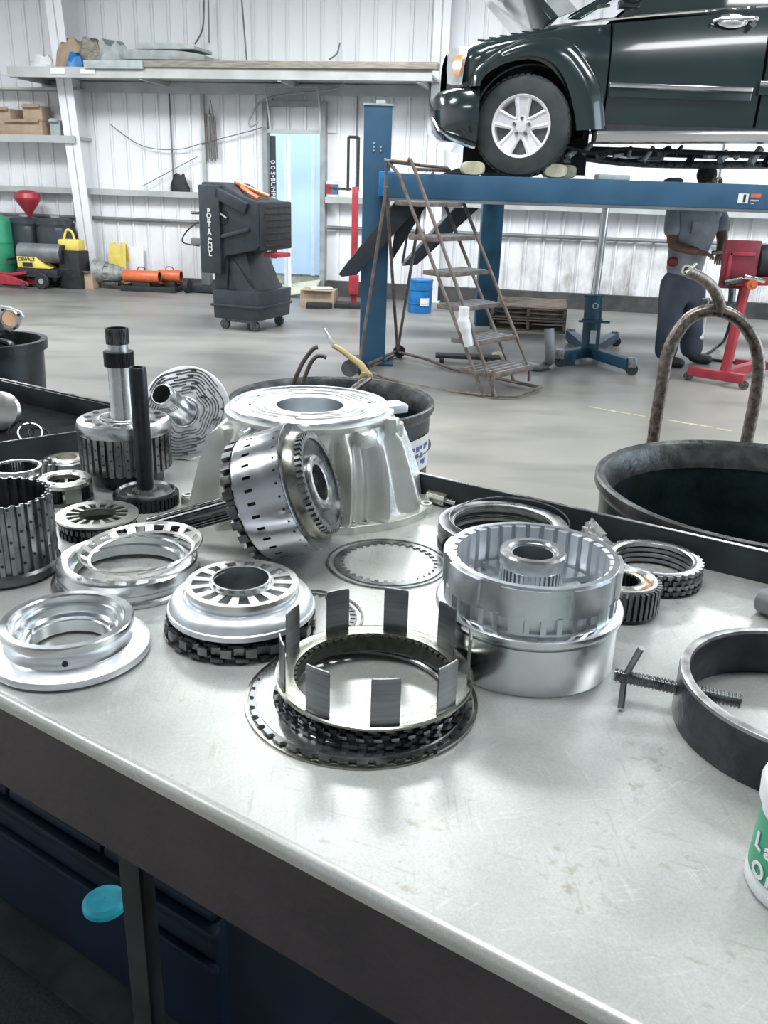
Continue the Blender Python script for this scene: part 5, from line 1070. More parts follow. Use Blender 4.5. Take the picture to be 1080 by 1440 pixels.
def spoke_plate(n, r0, r1, r2, r3, th, dut=.45, sag=0.0, ph=0):
    g = G().rev([(r2, 0), (r3, 0), (r3, th), (r2, th)], 96).rev([(r0, -sag), (r1, -sag), (r1, th-sag), (r0, th-sag)], 96)
    for k in range(n):
        a = ph+2*PI*k/n; w_ = 2*PI/n*dut
        g.rev([(r1-.0004, -sag), (r2+.0004, 0), (r2+.0004, th), (r1-.0004, th-sag)], 4, a, a+w_)
    return g
part('plate_body', spoke_plate(15, .0385, .0415, .0640, .0725, .0028, .46), M_steelw, t, ang=30)
part('edge_lip', G().ring(.0695, .0725, -.0035, 0, 96), M_steelw, t)
part('bore_rim', G().rev([(.036, -.006), (.0385, -.006), (.0385, .0045), (.036, .0045)], 64), M_steel, t)
# piston, far left front
t = put('piston', 'broad silver aluminium piston with stepped bore at the left edge of the bench', 'piston', -.381, .945)
part('flange', G().rev([(.060, 0), (.090, 0), (.0955, .003), (.0965, .007), (.0955, .0115), (.090, .0145), (.0815, .0155), (.076, .0175), (.060, .0175)], 128), M_aluw, t)
part('body', G().rev([(.062, .015), (.0765, .015), (.074, .020), (.074, .030), (.0765, .034), (.0780, .037), (.0780, .0445), (.0765, .046), (.0680, .046), (.0665, .044), (.0665, .034), (.062, .033)], 128), M_alu, t)
part('inner_step', G().rev([(.0455, .004), (.064, .004), (.064, .034), (.0585, .034), (.0580, .024), (.050, .023), (.049, .0195), (.0455, .0195)], 128), M_alu, t)
part('oil_hole', G().cyl((.0, -.0748, .024), (.0, -.0735, .024), .0035, seg=14).rot(.28), M_black, t); [part('notch', G().rev([(.049, .0195), (.058, .0195), (.058, .024), (.049, .024)], 3, a, a+.08), M_steel, t) for a in (.5, 2.9)]
# ring housing with dished spring plate
t = put('ring_housing', 'wide polished aluminium ring housing behind the left piston', 'ring', -.37, 1.160)
part('base_flange', G().rev([(.094, 0), (.1065, 0), (.1075, .002), (.1075, .004), (.103, .0055), (.094, .0055)], 128), M_steel, t)
part('body', G().rev([(.080, .004), (.0985, .004), (.0985, .014), (.0965, .015), (.0965, .019), (.0995, .021), (.0995, .031), (.0975, .0335), (.088, .0345), (.082, .0345), (.080, .032)], 128), M_alu, t)
part('inner_lip', G().rev([(.0745, .008), (.081, .008), (.081, .022), (.0745, .021)], 128), M_alud, t)
for a in (.9, 4.2): part('rivet', G().cyl((.089*math.cos(a), .089*math.sin(a), .034), (.089*math.cos(a), .089*math.sin(a), .036), .0035, seg=12), M_steelw, t)
q = Z(199, 772, T+.046)
t = put('spring_plate', 'dished pale spring plate with square slots lying tilted on the ring housing', 'plate', q.x, q.y, 0, T+.0395, R=Euler((.02, -.075, .2)))
g = G().rev([(.0845, .008), (.0885, .0115), (.0875, .0127), (.0838, .0092)], 112).rev([(.0715, 0), (.0760, .0014), (.0755, .0026), (.0712, .0012)], 112)
for k in range(18):
    a = 2*PI*k/18; g.rev([(.0757, .0014), (.0850, .0083), (.0844, .0095), (.0752, .0026)], 4, a, a+2*PI/18*.45)
part('plate_body', g, M_steelw, t, ang=30)
# small slotted plate on ring pack
t = put('ring_pack', 'dark toothed ring pack supporting the small slotted plate', 'ring', -.472, 1.341)
part('lower_ring', G().gearo(36, .058, .062, .046, 0, .010, .5), M_black, t, ang=30); part('upper_ring', G().gearo(36, .057, .0605, .044, .0115, .020, .5, .05), M_steeld, t, ang=30); part('spacer', G().ring(.046, .056, .010, .0115, 48).ring(.046, .056, .020, .026, 48), M_steeld, t)
t = put('slotted_plate', 'smaller grey slotted plate lying on the dark ring pack before the shaft', 'plate', -.472, 1.341, .1, T+.0265)
part('plate_body', spoke_plate(15, .0300, .0302, .0490, .0655, .003, .36), M_steelw, t, ang=30)
part('under_rim', G().ring(.060, .0655, -.0025, 0, 64), M_black, t)
# upright shaft with gear base
t = put('gear_shaft', 'slim black hollow shaft standing upright on a toothed gear disc', 'shaft', -.429, 1.479)
part('gear_disc', G().gearo(44, .0535, .058, .012, 0, .020, .55), M_black, t, ang=30)
part('disc_face', G().rev([(.012, .020), (.051, .020), (.052, .0265), (.049, .0265), (.046, .0225), (.036, .0225), (.034, .026), (.024, .026), (.022, .0225), (.012, .0225)], 72), M_steelm, t)
part('tube', G().rev([(.009, .02), (.0142, .02), (.0150, .026), (.0150, .238), (.0138, .245), (.0095, .245), (.009, .24)], 40), M_black, t)
part('tube_teeth', G().gearo(24, .0125, .0140, .009, .239, .2465, .5), M_steeld, t)
part('collar', G().gearo(22, .0185, .0205, .014, .0225, .0285, .5), M_steelw, t, ang=30)
# shafted slotted drum
t = put('shaft_drum', 'dark slotted clutch drum with tall bright shaft standing at the back left', 'drum', -.499, 1.606, .1)
part('base_hub', G().rev([(.02, 0), (.066, 0), (.068, .004), (.068, .028), (.076, .031), (.02, .031)], 72), M_black, t)
part('slotted_wall', G().gearo(36, .0795, .0855, .070, .030, .105, .55), M_steelm, t, ang=30)
og = G()
for k in range(36):
    a = 2*PI*(k+.28)/36
    for j in range(3):
        z_ = .045+.018*j+(.009 if k % 2 else 0); og.cyl((math.cos(a)*.0850, math.sin(a)*.0850, z_), (math.cos(a)*.0858, math.sin(a)*.0858, z_), .0019, seg=8)
part('oil_hole', og, M_black, t, stuff=True)
part('top_cover', G().rev([(.030, .100), (.086, .100), (.0868, .103), (.0868, .115), (.0845, .122), (.079, .1245), (.050, .1245), (.045, .1225), (.040, .1265), (.030, .1265)], 96), M_steel, t)
for k in range(12):
    a = 2*PI*k/12; part('cover_hole', G().cyl((math.cos(a)*.066, math.sin(a)*.066, .1244), (math.cos(a)*.066, math.sin(a)*.066, .1252), .0068, seg=14), M_black, t)
part('recess', G().ring(.0245, .044, .1240, .1252, 48), M_steeld, t)
part('shaft', G().rev([(.012, .1), (.026, .1), (.024, .128), (.0222, .132), (.0222, .170), (.0215, .172), (.0215, .222), (.012, .222)], 56), M_steel, t)
part('collar', G().gearo(44, .0260, .0272, .018, .222, .249, .5), M_black, t)
part('neck', G().ring(.012, .0180, .249, .264, 40), M_steel, t); part('splined_end', G().gearo(40, .0192, .0210, .0175, .263, .291, .5), M_steeld, t, ang=30); part('end_lining', G().rev([(.0165, .2632), (.0178, .2632), (.0178, .2915), (.0165, .2915)], 40), M_black, t)
# maze-patterned pump plate leaning up
nrm = Vector((-.16, -.90, .40)).normalized(); c0 = Z(252, 647, T)
upv = (Vector((0, 0, 1))-nrm*nrm.z).normalized(); sx_ = upv.cross(nrm); RR = .0985
Rm = Matrix((sx_, upv, nrm)).transposed(); cc = c0+upv*RR
t = put('valve_body_plate', 'round bright plate with maze-like channels leaning upright behind the shafts', 'plate', cc.x, cc.y, 0, cc.z+.002, R=Rm)
part('disc', G().rev([(.001, -.008), (.096, -.008), (RR, -.006), (RR, .001), (.096, .002), (.001, .002)], 96), M_aluw, t)
random.seed(4); rg = G(); arcs = []
for k in range(9):
    r_ = .042+.0062*k; a_ = random.uniform(0, 1)
    while a_ < 6.0:
        l_ = random.uniform(.6, 2.0); arcs.append((r_, a_, a_+l_, .0018)); a_ += l_+random.uniform(.15, .4)
for (r, a0_, a1_, w_) in arcs:
    pts = [(math.cos(a)*(r+.0028*math.sin(a*6)), math.sin(a)*(r+.0028*math.sin(a*6)), .0026) for a in [a0_+(a1_-a0_)*k/18 for k in range(19)]]
    rg.tube(pts, w_*.75, 6)
part('raised_channel', rg, M_steelm, t, stuff=True)
sg = G()
for r, a in ((.068, 1.25), (.090, 1.45), (.078, 1.5), (.086, .15), (.055, 1.3), (.07, -.15), (.09, -.35), (.052, .75), (.065, -.95), (.088, -1.4), (.075, -1.15), (.05, 2.6), (.084, 2.4)):
    sg.loft([[(math.cos(a)*r+math.cos(b)*.0062*q, math.sin(a)*r+math.sin(b)*.0030*q, z) for b in [2*PI*k/12 for k in range(12)]] for q, z in ((1, .0021), (1, .0030))])
part('port', sg, M_steeld, t, stuff=True)
part('boss', G().rev([(.020, .002), (.034, .002), (.032, .006), (.020, .006)], 48), M_alu, t)
ct = part('stator_tube', G().rev([(.012, .004), (.030, .004), (.026, .016), (.0245, .05), (.0228, .053), (.0228, .098), (.021, .1), (.0195, .1), (.0185, .09), (.012, .02)], 48), M_alu, t); 
e_ = P(221, 551, cc.y-.092); dl = (t.rotation_euler.to_matrix().inverted() @ (e_-cc)).normalized(); ct.rotation_euler = dl.to_track_quat('Z', 'Y').to_euler()
part('tube_teeth', G().gearo(40, .0226, .0238, .021, .058, .082, .5), M_steel, ct)
# tilted drum lying on its splined shaft
ax = Vector((.927, -.150, .350)).normalized(); ah = Vector((ax.x, ax.y, 0)).normalized(); upv = (Vector((0, 0, 1))-ax*ax.z).normalized(); sd = upv.cross(ax)
Rm = Matrix((sd, upv, ax)).transposed()          # local z = axis
k0 = Z(389, 783, T); cc = k0+upv*.0965
t = put('input_drum', 'polished steel clutch drum tipped on its side, resting on its splined shaft', 'drum', cc.x, cc.y, 0, cc.z, R=Rm)
part('toothed_disc', G().gearo(26, .0860, .0962, .03, -.006, .009, .55), M_steeld, t, ang=30)
part('barrel_end', G().rev([(.060, .009), (.0935, .009), (.0965, .012), (.0965, .016), (.060, .016)], 96), M_steel, t)
g = G().ring(.090, .0985, .0155, .0300, 144).ring(.090, .0985, .0420, .0780, 144).ring(.090, .0985, .0815, .0875, 144)
for k in range(32):
    a = 2*PI*k/32; st_ = 2*PI/32; g.ring(.0905, .0985, .0300, .0420, 3, a+st_*.12, a+st_*.88)
for k in range(32):
    a = 2*PI*(k)/32; st_ = 2*PI/32; g.ring(.0905, .0985, .0780, .0815, 4, a+st_*.08, a+st_*.92)
part('barrel', g, mat('polished_barrel_steel', (.60, .61, .64), .18, 1, .05, 20, rvar=.05, aniso=.7), t, ang=25)
part('inner_shell', G().ring(.0880, .0903, .016, .0875, 96), M_black, t)
part('rim_flange', G().rev([(.080, .086), (.0985, .086), (.0985, .0885), (.0965, .0895), (.086, .0895), (.080, .0890)], 96), M_steeld, t)
part('shoulder', G().rev([(.050, .080), (.0855, .080), (.0860, .092), (.0800, .103), (.0745, .108), (.0700, .108), (.0660, .101), (.050, .101)], 96), M_steelo, t)
part('face_teeth', G().gearo(52, .0735, .0795, .068, .104, .1135, .5), M_steelm, t, ang=30)
part('face_cone', G().rev([(.040, .094), (.068, .098), (.0700, .110), (.066, .1105), (.046, .104), (.040, .104)], 72), M_steeld, t)
bh = part('bearing', G().rev([(.028, .092), (.043, .092), (.0440, .108), (.042, .1125), (.037, .1135), (.034, .110), (.028, .110)], 64), M_steel, t)
part('needle_row', G().geari(26, .034, .0300, .036, .094, .107, .5), M_black, bh)
part('core_disc', G().disc(.0305, .03, .085, 32), M_black, t)
part('hub', G().rev([(.001, -.022), (.024, -.022), (.030, -.012), (.036, -.010), (.040, .0), (.001, .0)], 48), M_steelm, t)
part('splined_shaft', G().gearo(22, .0165, .0192, .004, -.182, -.022, .5), M_steeld, t, ang=30); part('shaft_end', G().rev([(.003, -.188), (.0145, -.188), (.0155, -.182), (.003, -.182)], 32), M_steelm, t)
# ------------------------------------------------------------------ bell housing
bx, by, BH = -.136, 1.500, .190
vn = ((bx+.423)*.539+(by-.839)*.842); clip = VD-.012-vn
t = put('bell_housing', 'big ribbed cast aluminium bell housing standing mouth down behind the tipped drum', 'housing', bx, by)
ribs = [math.radians(a) for a in (-158, -128, -96, -62, -40, -18, 12, 60, 110, 160, 200-360+360)]
ears = [(math.radians(a), r) for a, r in ((-176, .232), (-136, .205), (-58, .168), (-50, .172), (-6, .225), (40, .19), (150, .19))]
th_n = math.atan2(bn.y, bn.x)
def base_r(a):
    e = math.cos(a)**2*.218**2; r = 1/math.sqrt((math.cos(a)/.214)**2+(math.sin(a)/.150)**2)
    c = math.cos(a-th_n)
    return r, (clip/c if c > .05 else 9)
N_ = 288; secs = []
for t_ in (0.0, .04, .10, .2, .32, .45, .58, .70, .80, .88, .93, .97, 1.0):
    s_ = []
    for k in range(N_):
        a = 2*PI*k/N_; rb, cl = base_r(a); rt_ = .143
        f = t_; r = rb*.965*(1-f)+rt_*f + .012*math.sin(PI*t_)*(1 if rb < .19 else .25)
        for ra_ in ribs:
            d = (a-ra_+PI) % (2*PI)-PI; env = min(1, t_/.06)*(1 if t_ < .8 else max(0, (1-t_)/.2))
            r += (.017*math.exp(-(d/.045)**2) - .011*math.exp(-((abs(d)-.13)/.06)**2))*env
        if t_ < .3: r = min(r, cl)
        elif t_ < .5: r = min(r, cl+(t_-.3)*.5)
        s_.append((r*math.cos(a), r*math.sin(a), .006+(BH-.022)*t_))
    secs.append(s_)
part('bell_wall', G().loft(secs, cap=False), M_cast, t, ang=50)
s0, s1 = [], []
for k in range(N_):
    a = 2*PI*k/N_; rb, cl = base_r(a); r = rb+.004
    for ea, er_ in ears:
        d = (a-ea+PI) % (2*PI)-PI; r = max(r, er_*math.exp(-(d/.11)**4) if abs(d) < .2 else 0)
    r = min(r, cl); s0.append((r*math.cos(a), r*math.sin(a)))
part('base_flange', G().loft([[(x*.90, y*.90, 0) for x, y in s0], [(x, y, 0) for x, y in s0], [(x, y, .013) for x, y in s0], [(x*.985, y*.985, .0145) for x, y in s0], [(x*.90, y*.90, .0145) for x, y in s0]], cap=False), M_cast, t, ang=40)
for ea, er_ in ears:
    r = er_-.012; part('bolt_boss', G().ring(.0055, .0105, .010, .0175, 20).mv(r*math.cos(ea), r*math.sin(ea), 0), M_cast, t); part('bolt_hole', G().disc(.0056, .010, .0155, 16).mv(r*math.cos(ea), r*math.sin(ea), 0), M_black, t)
part('shoulder', G().rev([(.115, BH-.020), (.146, BH-.020), (.148, BH-.016), (.148, BH-.010), (.143, BH-.008), (.115, BH-.008)], 128), M_cast, t)
part('machined_ring', G().rev([(.118, BH-.010), (.1390, BH-.010), (.1395, BH-.002), (.1370, BH), (.1290, BH), (.1280, BH-.0025), (.118, BH-.003)], 144), M_alu, t)
part('top_plate', G().rev([(.058, BH-.012), (.119, BH-.012), (.119, BH-.0025), (.064, BH-.0025), (.058, BH-.005)], 128), M_aluw, t)
g = G()
for (r, a0_, a1_) in ((.110, .2, 1.3), (.101, .5, 1.6), (.092, .1, 1.0), (.110, 1.7, 2.9), (.098, 2.0, 3.2), (.110, 3.3, 4.3), (.095, 3.6, 4.6), (.084, 3.2, 4.1), (.110, 4.6, 5.9), (.100, 5.0, 6.2), (.088, 5.2, 6.0), (.078, .5, 2.4), (.076, 4.6, 5.7)):
    g.tube([(math.cos(a)*(r+.002*math.sin(7*a)), math.sin(a)*(r+.002*math.sin(7*a)), BH-.0018) for a in [a0_+(a1_-a0_)*k/16 for k in range(17)]], .0018, 6)
part('oil_channel', g, M_cast, t, stuff=True)
part('bore_wall', G().rev([(.055, BH-.060), (.058, BH-.060), (.062, BH-.006), (.058, BH-.004)], 96), M_alu, t); part('bore_floor', G().disc(.056, BH-.062, BH-.058, 48), M_cast, t)
for k in range(10):
    a = 2*PI*k/10+.2; part('bolt_hole', G().disc(.0040, BH-.0022, BH-.0014, 14).mv(math.cos(a)*.1055, math.sin(a)*.1055, 0), M_black, t)
for a, h_, w_ in ((math.radians(-48), .158, .030), (math.radians(-4), .150, .026), (math.radians(-150), .15, .03), (math.radians(-20), .168, .02)):
    r = .151; part('web_pad', G().box((r*math.cos(a), r*math.sin(a), h_), (.03, w_, .026), a), M_cast, t, .006)
a = math.radians(12); part('corner_lug', G().box((.146*math.cos(a), .146*math.sin(a), BH-.012), (.05, .04, .016), a+.3), M_aluw, t, .004)
a = math.radians(-128); part('plug_boss', G().cyl((.146*math.cos(a), .146*math.sin(a), .163), (.160*math.cos(a), .160*math.sin(a), .160), .012, .010, 18), M_steel, t)
# ------------------------------------------------------------------ right half of the bench
t = put('snap_ring', 'large thin snap ring encircling the toothed steel ring behind the tabbed ring', 'ring', .008, 1.245)
part('wire', G().rev([(.0915, 0), (.0945, 0), (.0945, .0022), (.0915, .0022)], 112), M_steelm, t)
t = put('internal_tooth_plate', 'flat steel ring with inward teeth lying inside the larger thin snap ring', 'plate', .010, 1.246)
part('plate_body', G().geari(34, .0760, .0700, .0850, 0, .0020, .35), M_steelm, t, ang=30)
# ring stack behind the big drum
for k, (rin, ro, m_, lb) in enumerate(((.087, .104, M_black, 'lowest black ring of the four-ring stack behind the big aluminium drum'), (.086, .1045, M_steeld, 'second ring up in the stack behind the big aluminium drum'), (.086, .104, M_steelm, 'third ring up, lighter, in the stack behind the big aluminium drum'), (.082, .1055, M_steelm, 'broad top ring of the stack behind the big aluminium drum'))):
    t = put('clutch_ring', lb, 'ring', .193+.002*(k % 2), 1.330, z=T+.0105*k, group='ring stack behind the big drum')
    part('ring_body', G().rev([(rin, 0), (ro, 0), (ro, .008), (ro-.001, .0092), (rin+.002, .0098), (rin, .0088)], 96), m_, t); part('inner_bead', G().ring(rin-.002, rin+.001, .002, .006, 96), M_steelm if k % 2 else M_black, t)
t = put('retaining_wire', 'thin loose wire ring tilted on top of the ring stack behind the big drum', 'ring', .204, 1.332, 0, T+.0425, R=Euler((.0, -.0, 0)))
part('wire', G().tube([(.097*math.cos(a), .097*math.sin(a), .002+.006*max(0, math.sin(a+.6))) for a in [2*PI*k/72 for k in range(72)]], .0014, 6, closed=True), M_steeld, t)
t = put('wire_loop', 'small dark wire loop standing at the left side of the ring stack', 'wire', .098, 1.285, .2)
part('wire', G().tube(smooth([(0, 0, .001), (-.004, -.004, .02), (.004, -.006, .032), (.014, -.004, .03), (.010, -.016, .012), (.012, -.02, .001)], 5), .0016, 6), M_black, t)
# gear hub
t = put('gear_hub', 'dark toothed gear hub with bronze-lined bore right of the big aluminium drum', 'gear', .337, 1.112)
part('bottom_ring', G().rev([(.03, 0), (.049, 0), (.050, .002), (.050, .006), (.03, .007)], 72), M_black, t)
part('gear_body', G().gearo(38, .0465, .0525, .040, .006, .0440, .55), M_steeld, t, ang=30)
part('rim_ring', G().rev([(.0380, .030), (.0455, .030), (.0475, .044), (.0465, .0475), (.0415, .0475), (.0380, .044)], 72), M_steel, t)
part('bronze_bush', G().rev([(.0300, .020), (.0385, .020), (.0385, .0400), (.0340, .0430), (.0300, .0400)], 64), M_bronze, t)
part('inner_ring', G().rev([(.0240, .010), (.0310, .010), (.0310, .0440), (.0285, .0465), (.0240, .0455)], 64), M_steelw, t); part('bore_teeth', G().geari(26, .0240, .0205, .0250, .006, .0440, .5), M_black, t, ang=30)
# ring stack right
for k, (lb, m_) in enumerate((('thin bottom shim ring of the wavy stack at right', M_black), ('lowest wavy-edged ring of the right stack', M_steeld), ('second wavy-edged ring of the right stack', M_steelm), ('third wavy-edged ring of the right stack', M_steeld), ('top bright wavy-edged ring of the right stack', M_steelm))):
    t = put('wavy_ring', lb, 'ring', .411+.001*(k % 2), 1.219, z=T+(0 if k == 0 else .003+.0085*(k-1)), group='wavy ring stack at right')
    if k == 0: part('ring_body', G().ring(.060, .0725, 0, .0022, 80), m_, t)
    else: part('ring_body', G().gearo(34, .0690, .0722, .0580, .0008, .0068, .45, .07*k, .2), m_, t, ang=40); part('ring_face', G().rev([(.0565, .0010), (.0685, .0010), (.0690, .0072), (.0660, .0080), (.0590, .0080), (.0565, .0065)], 80), M_steelm if k < 4 else M_steel, t)
# crumpled plastic bag and black strap
random.seed(9)
q = bw(.385, .835, T); g = G(); secs = []
for i in range(9):
    t_ = i/8; rr = (1-t_)**.75; secs.append([((.040*rr*math.cos(2*PI*k/16)*random.uniform(.6, 1.25)-.012*t_), .017*rr*math.sin(2*PI*k/16)*random.uniform(.6, 1.2), max(0, .048*t_*random.uniform(.85, 1.1)) if i else 0) for k in range(16)])
g.loft(secs)
solo('plastic_bag', g, M_film, 'crumpled clear plastic bag against the back rail behind the ring stacks', 'bag', (q.x, q.y, T+.0003), BA, ang=15)
q = bw(.434, .842, T); g = G(); secs = []
for k in range(13):
    a = PI*.95*k/12; secs.append([(-.020*math.cos(a)+.0, -.006, .022*math.sin(a)+.001), (-.020*math.cos(a), .006, .022*math.sin(a)+.001), (-.0185*math.cos(a), .006, .0205*math.sin(a)+.001), (-.0185*math.cos(a), -.006, .0205*math.sin(a)+.001)])
solo('black_strap', g.loft(secs), M_black, 'short curved black strap arching beside the plastic bag at the back rail', 'strap', (q.x, q.y, T+.0003), BA-.2)
# splined stub behind bell
p0, p1 = Z(603, 697, T+.012), Z(634, 706, T+.012)
t = put('splined_stub', 'small splined shaft stub poking out right of the bell housing', 'shaft', p0.x, p0.y, math.atan2((p1-p0).y, (p1-p0).x))
part('spline', G().gearo(18, .0098, .0115, .002, 0, .040, .5).rot(PI/2, 'Y').mv(0, 0, .012), M_steelw, t, ang=30); part('thin_end', G().cyl((.04, 0, .012), (.062, 0, .012), .005, seg=12), M_steel, t)
t2 = put('grey_block', 'small pale grey cast block between the bell housing and the splined stub', 'block', p0.x-.006, p0.y+.030, BA)
part('block_body', G().box((0, 0, .013), (.028, .022, .026)), M_cast, t2, .003); part('side_plate', G().box((.016, -.002, .016), (.003, .028, .032)), M_grey, t2, .001)
# band clamp with threaded screw
bx2, by2, BR, bh_ = .463, .820, .133, .060
t = put('band_clamp', 'big black steel band ring with worn bright edge, pierced by a threaded screw', 'clamp', bx2, by2)
part('band', G().rev([(BR-.006, 0), (BR, 0), (BR+.0005, .002), (BR, bh_-.004), (BR-.0115, bh_-.004), (BR-.0115, bh_-.009), (BR-.006, bh_-.010)], 160), M_band, t)
part('worn_edge', G().rev([(BR-.0115, bh_-.0042), (BR+.0002, bh_-.0042), (BR-.0008, bh_-.0006), (BR-.002, bh_), (BR-.0105, bh_)], 160), M_bandrim, t)
s0_, s1_ = Z(866, 949, T+.034), Z(1042, 987, T+.030); s0_.z = T+.034; s1_.z = T+.030
d = (s1_-s0_); L_ = d.length; Rm = d.to_track_quat('Z', 'Y').to_matrix()
t = put('threaded_screw', 'threaded steel screw with bent cross-bar handle passing through the black band', 'screw', s0_.x, s0_.y, 0, s0_.z, R=Rm)
g = G(); n_ = int(L_/.00055); secs = []
prf = []
k = 0; z_ = .0
while z_ < L_:
    prf += [(.0066, z_), (.0083, z_+.0014), (.0083, z_+.0020), (.0066, z_+.0034)]; z_ += .0040
part('thread', G().rev([(.001, 0)]+prf+[(.001, prf[-1][1])], 28), M_steelm, t, ang=20); part('end_cap', G().cyl((0, 0, -.002), (0, 0, .0), .0072, seg=24), M_steelm, t)
b0_, b1_, b2_ = Z(873, 996, T+.003), s0_+d.normalized()*.010, Z(902, 911, T+.078)
part('cross_bar', G().tube([b0_, b1_, b1_+(b2_-b1_)*.12, b2_], .0038, 14), M_steelm, t, world=True)
# round tube at right edge
t = put('round_tube', 'short grey steel tube lying near the back rail at the right edge', 'tube', .536, 1.118, -.95)
part('tube_body', G().rev([(.012, 0), (.0165, 0), (.0185, .004), (.0185, .13), (.012, .13)], 36).rot(PI/2, 'Y').mv(0, 0, .0187), M_conduit, t); part('tube_plug', G().rev([(.001, .004), (.0122, .004), (.0122, .02), (.001, .02)], 30).rot(PI/2, 'Y').mv(0, 0, .0187), M_steel, t)
part('tube_hole', G().disc(.002, .0, .001, 10).rot(-PI/2, 'X').mv(.02, -.0183, .0187), M_black, t)
# white tub with green label
t = put('plastic_tub', 'white plastic tub with green label at the right edge near the bench front', 'tub', .3665, .587, 0)
part('tub_body', G().rev([(.001, 0), (.045, 0), (.048, .004), (.048, .012), (.0465, .016), (.0450, .088), (.001, .088)], 64), M_white, t, ang=50)
part('lid', G().rev([(.001, .082), (.046, .082), (.049, .085), (.050, .100), (.048, .106), (.044, .108), (.001, .107)], 64), M_white, t)
part('label', G().rev([(.0458, .018), (.0472, .018), (.0458, .074), (.0445, .074)], 64), mat('label_green', (.05, .33, .19), .5, 0, .05, 20), t, label='green label with white lettering')
for s_, z_, a_ in (('Las', .050, 182), ('Or', .026, 190)):
    for k, ch_ in enumerate(s_):
        a = math.radians(a_+k*17); text('lettering', ch_, .020, M_white, t, (math.cos(a)*.0476, math.sin(a)*.0476, z_), (PI/2, 0, a+PI/2), .0004, 1, .0006)
# ------------------------------------------------------------------ left back corner of the bench
tA, tB = Z(-140, 641, T+.05), Z(113, 605, T+.05)
def toV(p, v): 
    r = p-Vector((BP.x, BP.y, 0)); return Vector((BP.x, BP.y, 0))+bu*r.dot(bu)+bn*v
tA2, tB2 = bw(-1.65, VD-.014, 0), toV(tB, VD-.014)
t = put('parts_tray', 'shallow black steel tray in the back left corner holding rings', 'tray', tA.x, tA.y)
for a, b in ((tA, tB), (tB, tB2), (tB2, tA2), (tA2, tA)):
    a = Vector((a.x, a.y, T+.024)); b = Vector((b.x, b.y, T+.024)); R_m = (b-a).to_track_quat('X', 'Z').to_matrix()
    part('side', G().box((a+b)/2, ((b-a).length+.003, .003, .048), R=R_m), M_rail, t, .0008, world=True)
    part('edge', G().box((a+b)/2+Vector((0, 0, .0245)), ((b-a).length+.003, .0032, .0012), R=R_m), M_steelm, t, world=True)
part('tray_floor', G().slab([Vector((p.x, p.y, T+.001)) for p in (tA, tB, tB2, tA2)], (0, 0, .002)), M_tray, t, world=True)
q = Z(2, 594, T+.03)
t = put('domed_casting', 'pale domed metal casting standing at the left edge inside the black tray', 'casting', q.x-.01, q.y+.02, 0, T+.0035)
part('dome', G().rev([(.001, -.012), (.044, -.012), (.046, -.006), (.042, .004), (.028, .010), (.001, .012)], 48).rot(1.2, 'X').mv(0, 0, .046), M_steelw, t)
for i, (px, py, r_, tilt, m_) in enumerate(((30, 612, .028, .9, M_black), (40, 612, .026, .7, M_steelm), (50, 613, .024, .5, M_black))):
    q = Z(px, py, T+.02); g = G().rev([(r_-.003, -.002), (r_, -.002), (r_, .002), (r_-.003, .002)], 48)
    solo('loose_ring', g, m_, ('leftmost thick black', 'middle thin steel', 'rightmost small black')[i]+' ring leaning in the black tray', 'ring', (q.x, q.y+.01*i, T+.006+r_*math.sin(tilt)), R=Euler((tilt, .1*i, .3*i)), group='loose rings in the tray')
t = put('thrust_bearing', 'flat round bearing with pale inner face left of the shafted drum', 'bearing', -.640, 1.672)
part('outer_ring', G().rev([(.032, 0), (.046, 0), (.047, .003), (.047, .016), (.045, .018), (.040, .018), (.038, .014), (.032, .014)], 72), M_steelm, t); part('inner_ring', G().rev([(.020, 0), (.033, 0), (.034, .018), (.031, .021), (.020, .021)], 64), M_steelw, t); part('groove', G().ring(.034, .038, .0142, .0165, 64), M_black, t)
t = put('planet_carrier', 'steel planet gear carrier with helical gears showing, left of the slim shaft', 'gear', -.577, 1.486)
part('lower_plate', G().ring(.022, .048, 0, .006, 64), M_steeld, t); part('top_plate', G().rev([(.027, .030), (.046, .030), (.048, .032), (.048, .038), (.045, .041), (.030, .041), (.027, .038)], 72), M_steelw, t)
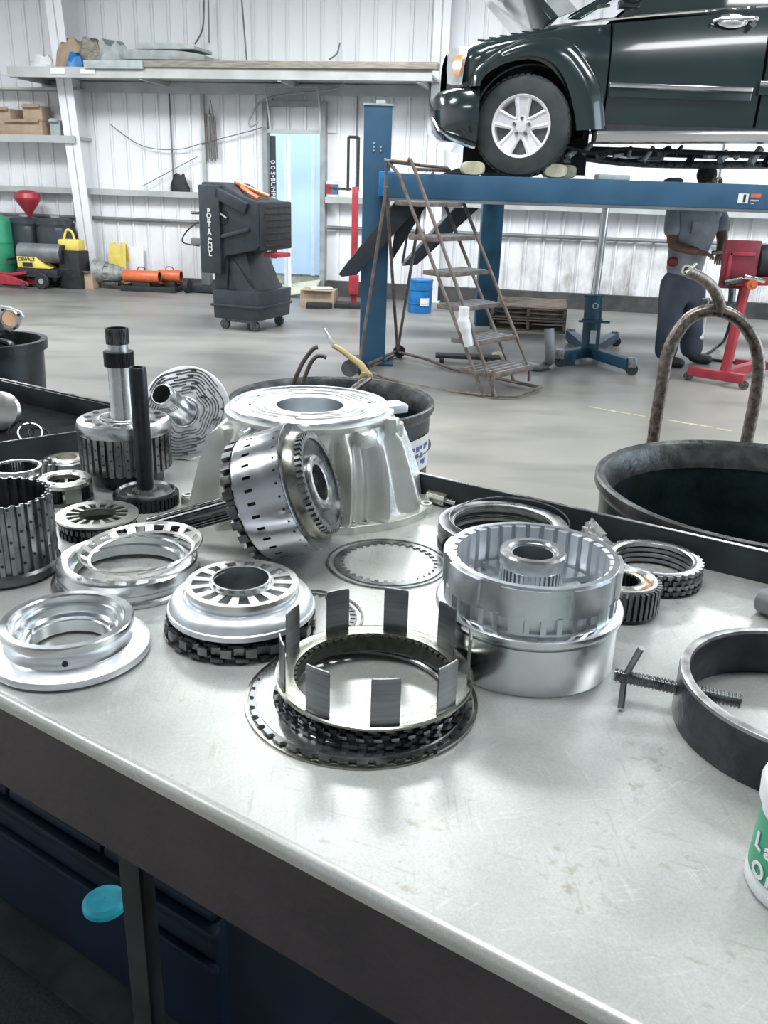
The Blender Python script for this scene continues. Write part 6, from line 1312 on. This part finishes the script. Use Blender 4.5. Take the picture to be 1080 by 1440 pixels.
for k in range(4):
    a = 2*PI*k/4+.35; part('pillar', G().rev([(.030, .006), (.0475, .006), (.0475, .031), (.030, .031)], 8, a, a+.62), M_steelm, t)
    b_ = a+1.1; part('planet_gear', G().gearo(16, .0085, .0105, .002, .007, .029, .5).mv(.0345*math.cos(b_), .0345*math.sin(b_), 0), M_black, t, ang=30); part('pin_hole', G().disc(.0035, .041, .0418, 14).mv(.038*math.cos(b_), .038*math.sin(b_), 0), M_steeld, t)
t = put('ring_gear', 'internal-toothed ring gear at the left edge behind the large slotted drum', 'gear', -.672, 1.512)
part('ring_body', G().rev([(.038, 0), (.0440, 0), (.0450, .004), (.0450, .048), (.0435, .051), (.039, .051), (.038, .048)], 72), M_steel, t); part('inner_teeth', G().geari(48, .0382, .0348, .0390, .004, .048, .5), M_steeld, t, ang=30)
for i, (px, py) in enumerate(((44, 660), (50, 656), (56, 661))):
    q = Z(px, py, T+.02); solo('small_pin', G().cyl((0, 0, 0), (.003, .004, .022), .004, seg=12).ball((.003, .004, .024), .0052), M_steelm, ('left', 'middle', 'right')[i]+' small steel pin of the three by the ring gear', 'pin', (q.x+.012, q.y+.03, T+.0003), group='small steel pins')
t = put('slotted_drum', 'large dark steel drum with scalloped slotted wall at the left edge of the bench', 'drum', -.556, 1.178)
n_ = 30; st_ = 2*PI/n_; o = []; i_ = []
for k in range(n_):
    a = k*st_; o += [(a, .0735), (a+st_*.4, .0735), (a+st_*.5, .0680), (a+st_*.9, .0680)]; i_ += [(a, .0705), (a+st_*.4, .0705), (a+st_*.5, .0650), (a+st_*.9, .0650)]
part('scalloped_wall', G().gear(o, i_, .018, .120), M_steelm, t, ang=25)
part('base_ring', G().rev([(.055, 0), (.073, 0), (.077, .004), (.077, .015), (.074, .019), (.055, .019)], 96), M_steeld, t); part('drum_floor', G().disc(.056, .004, .016, 48), M_black, t)
g = G()
for k in range(n_):
    a = (k+.2)*st_
    for j in range(4): z_ = .035+.024*j+(.010 if k % 2 else 0); g.cyl((math.cos(a)*.0733, math.sin(a)*.0733, z_), (math.cos(a)*.0742, math.sin(a)*.0742, z_), .0022, seg=8)
part('oil_hole', g, M_black, t, stuff=True)
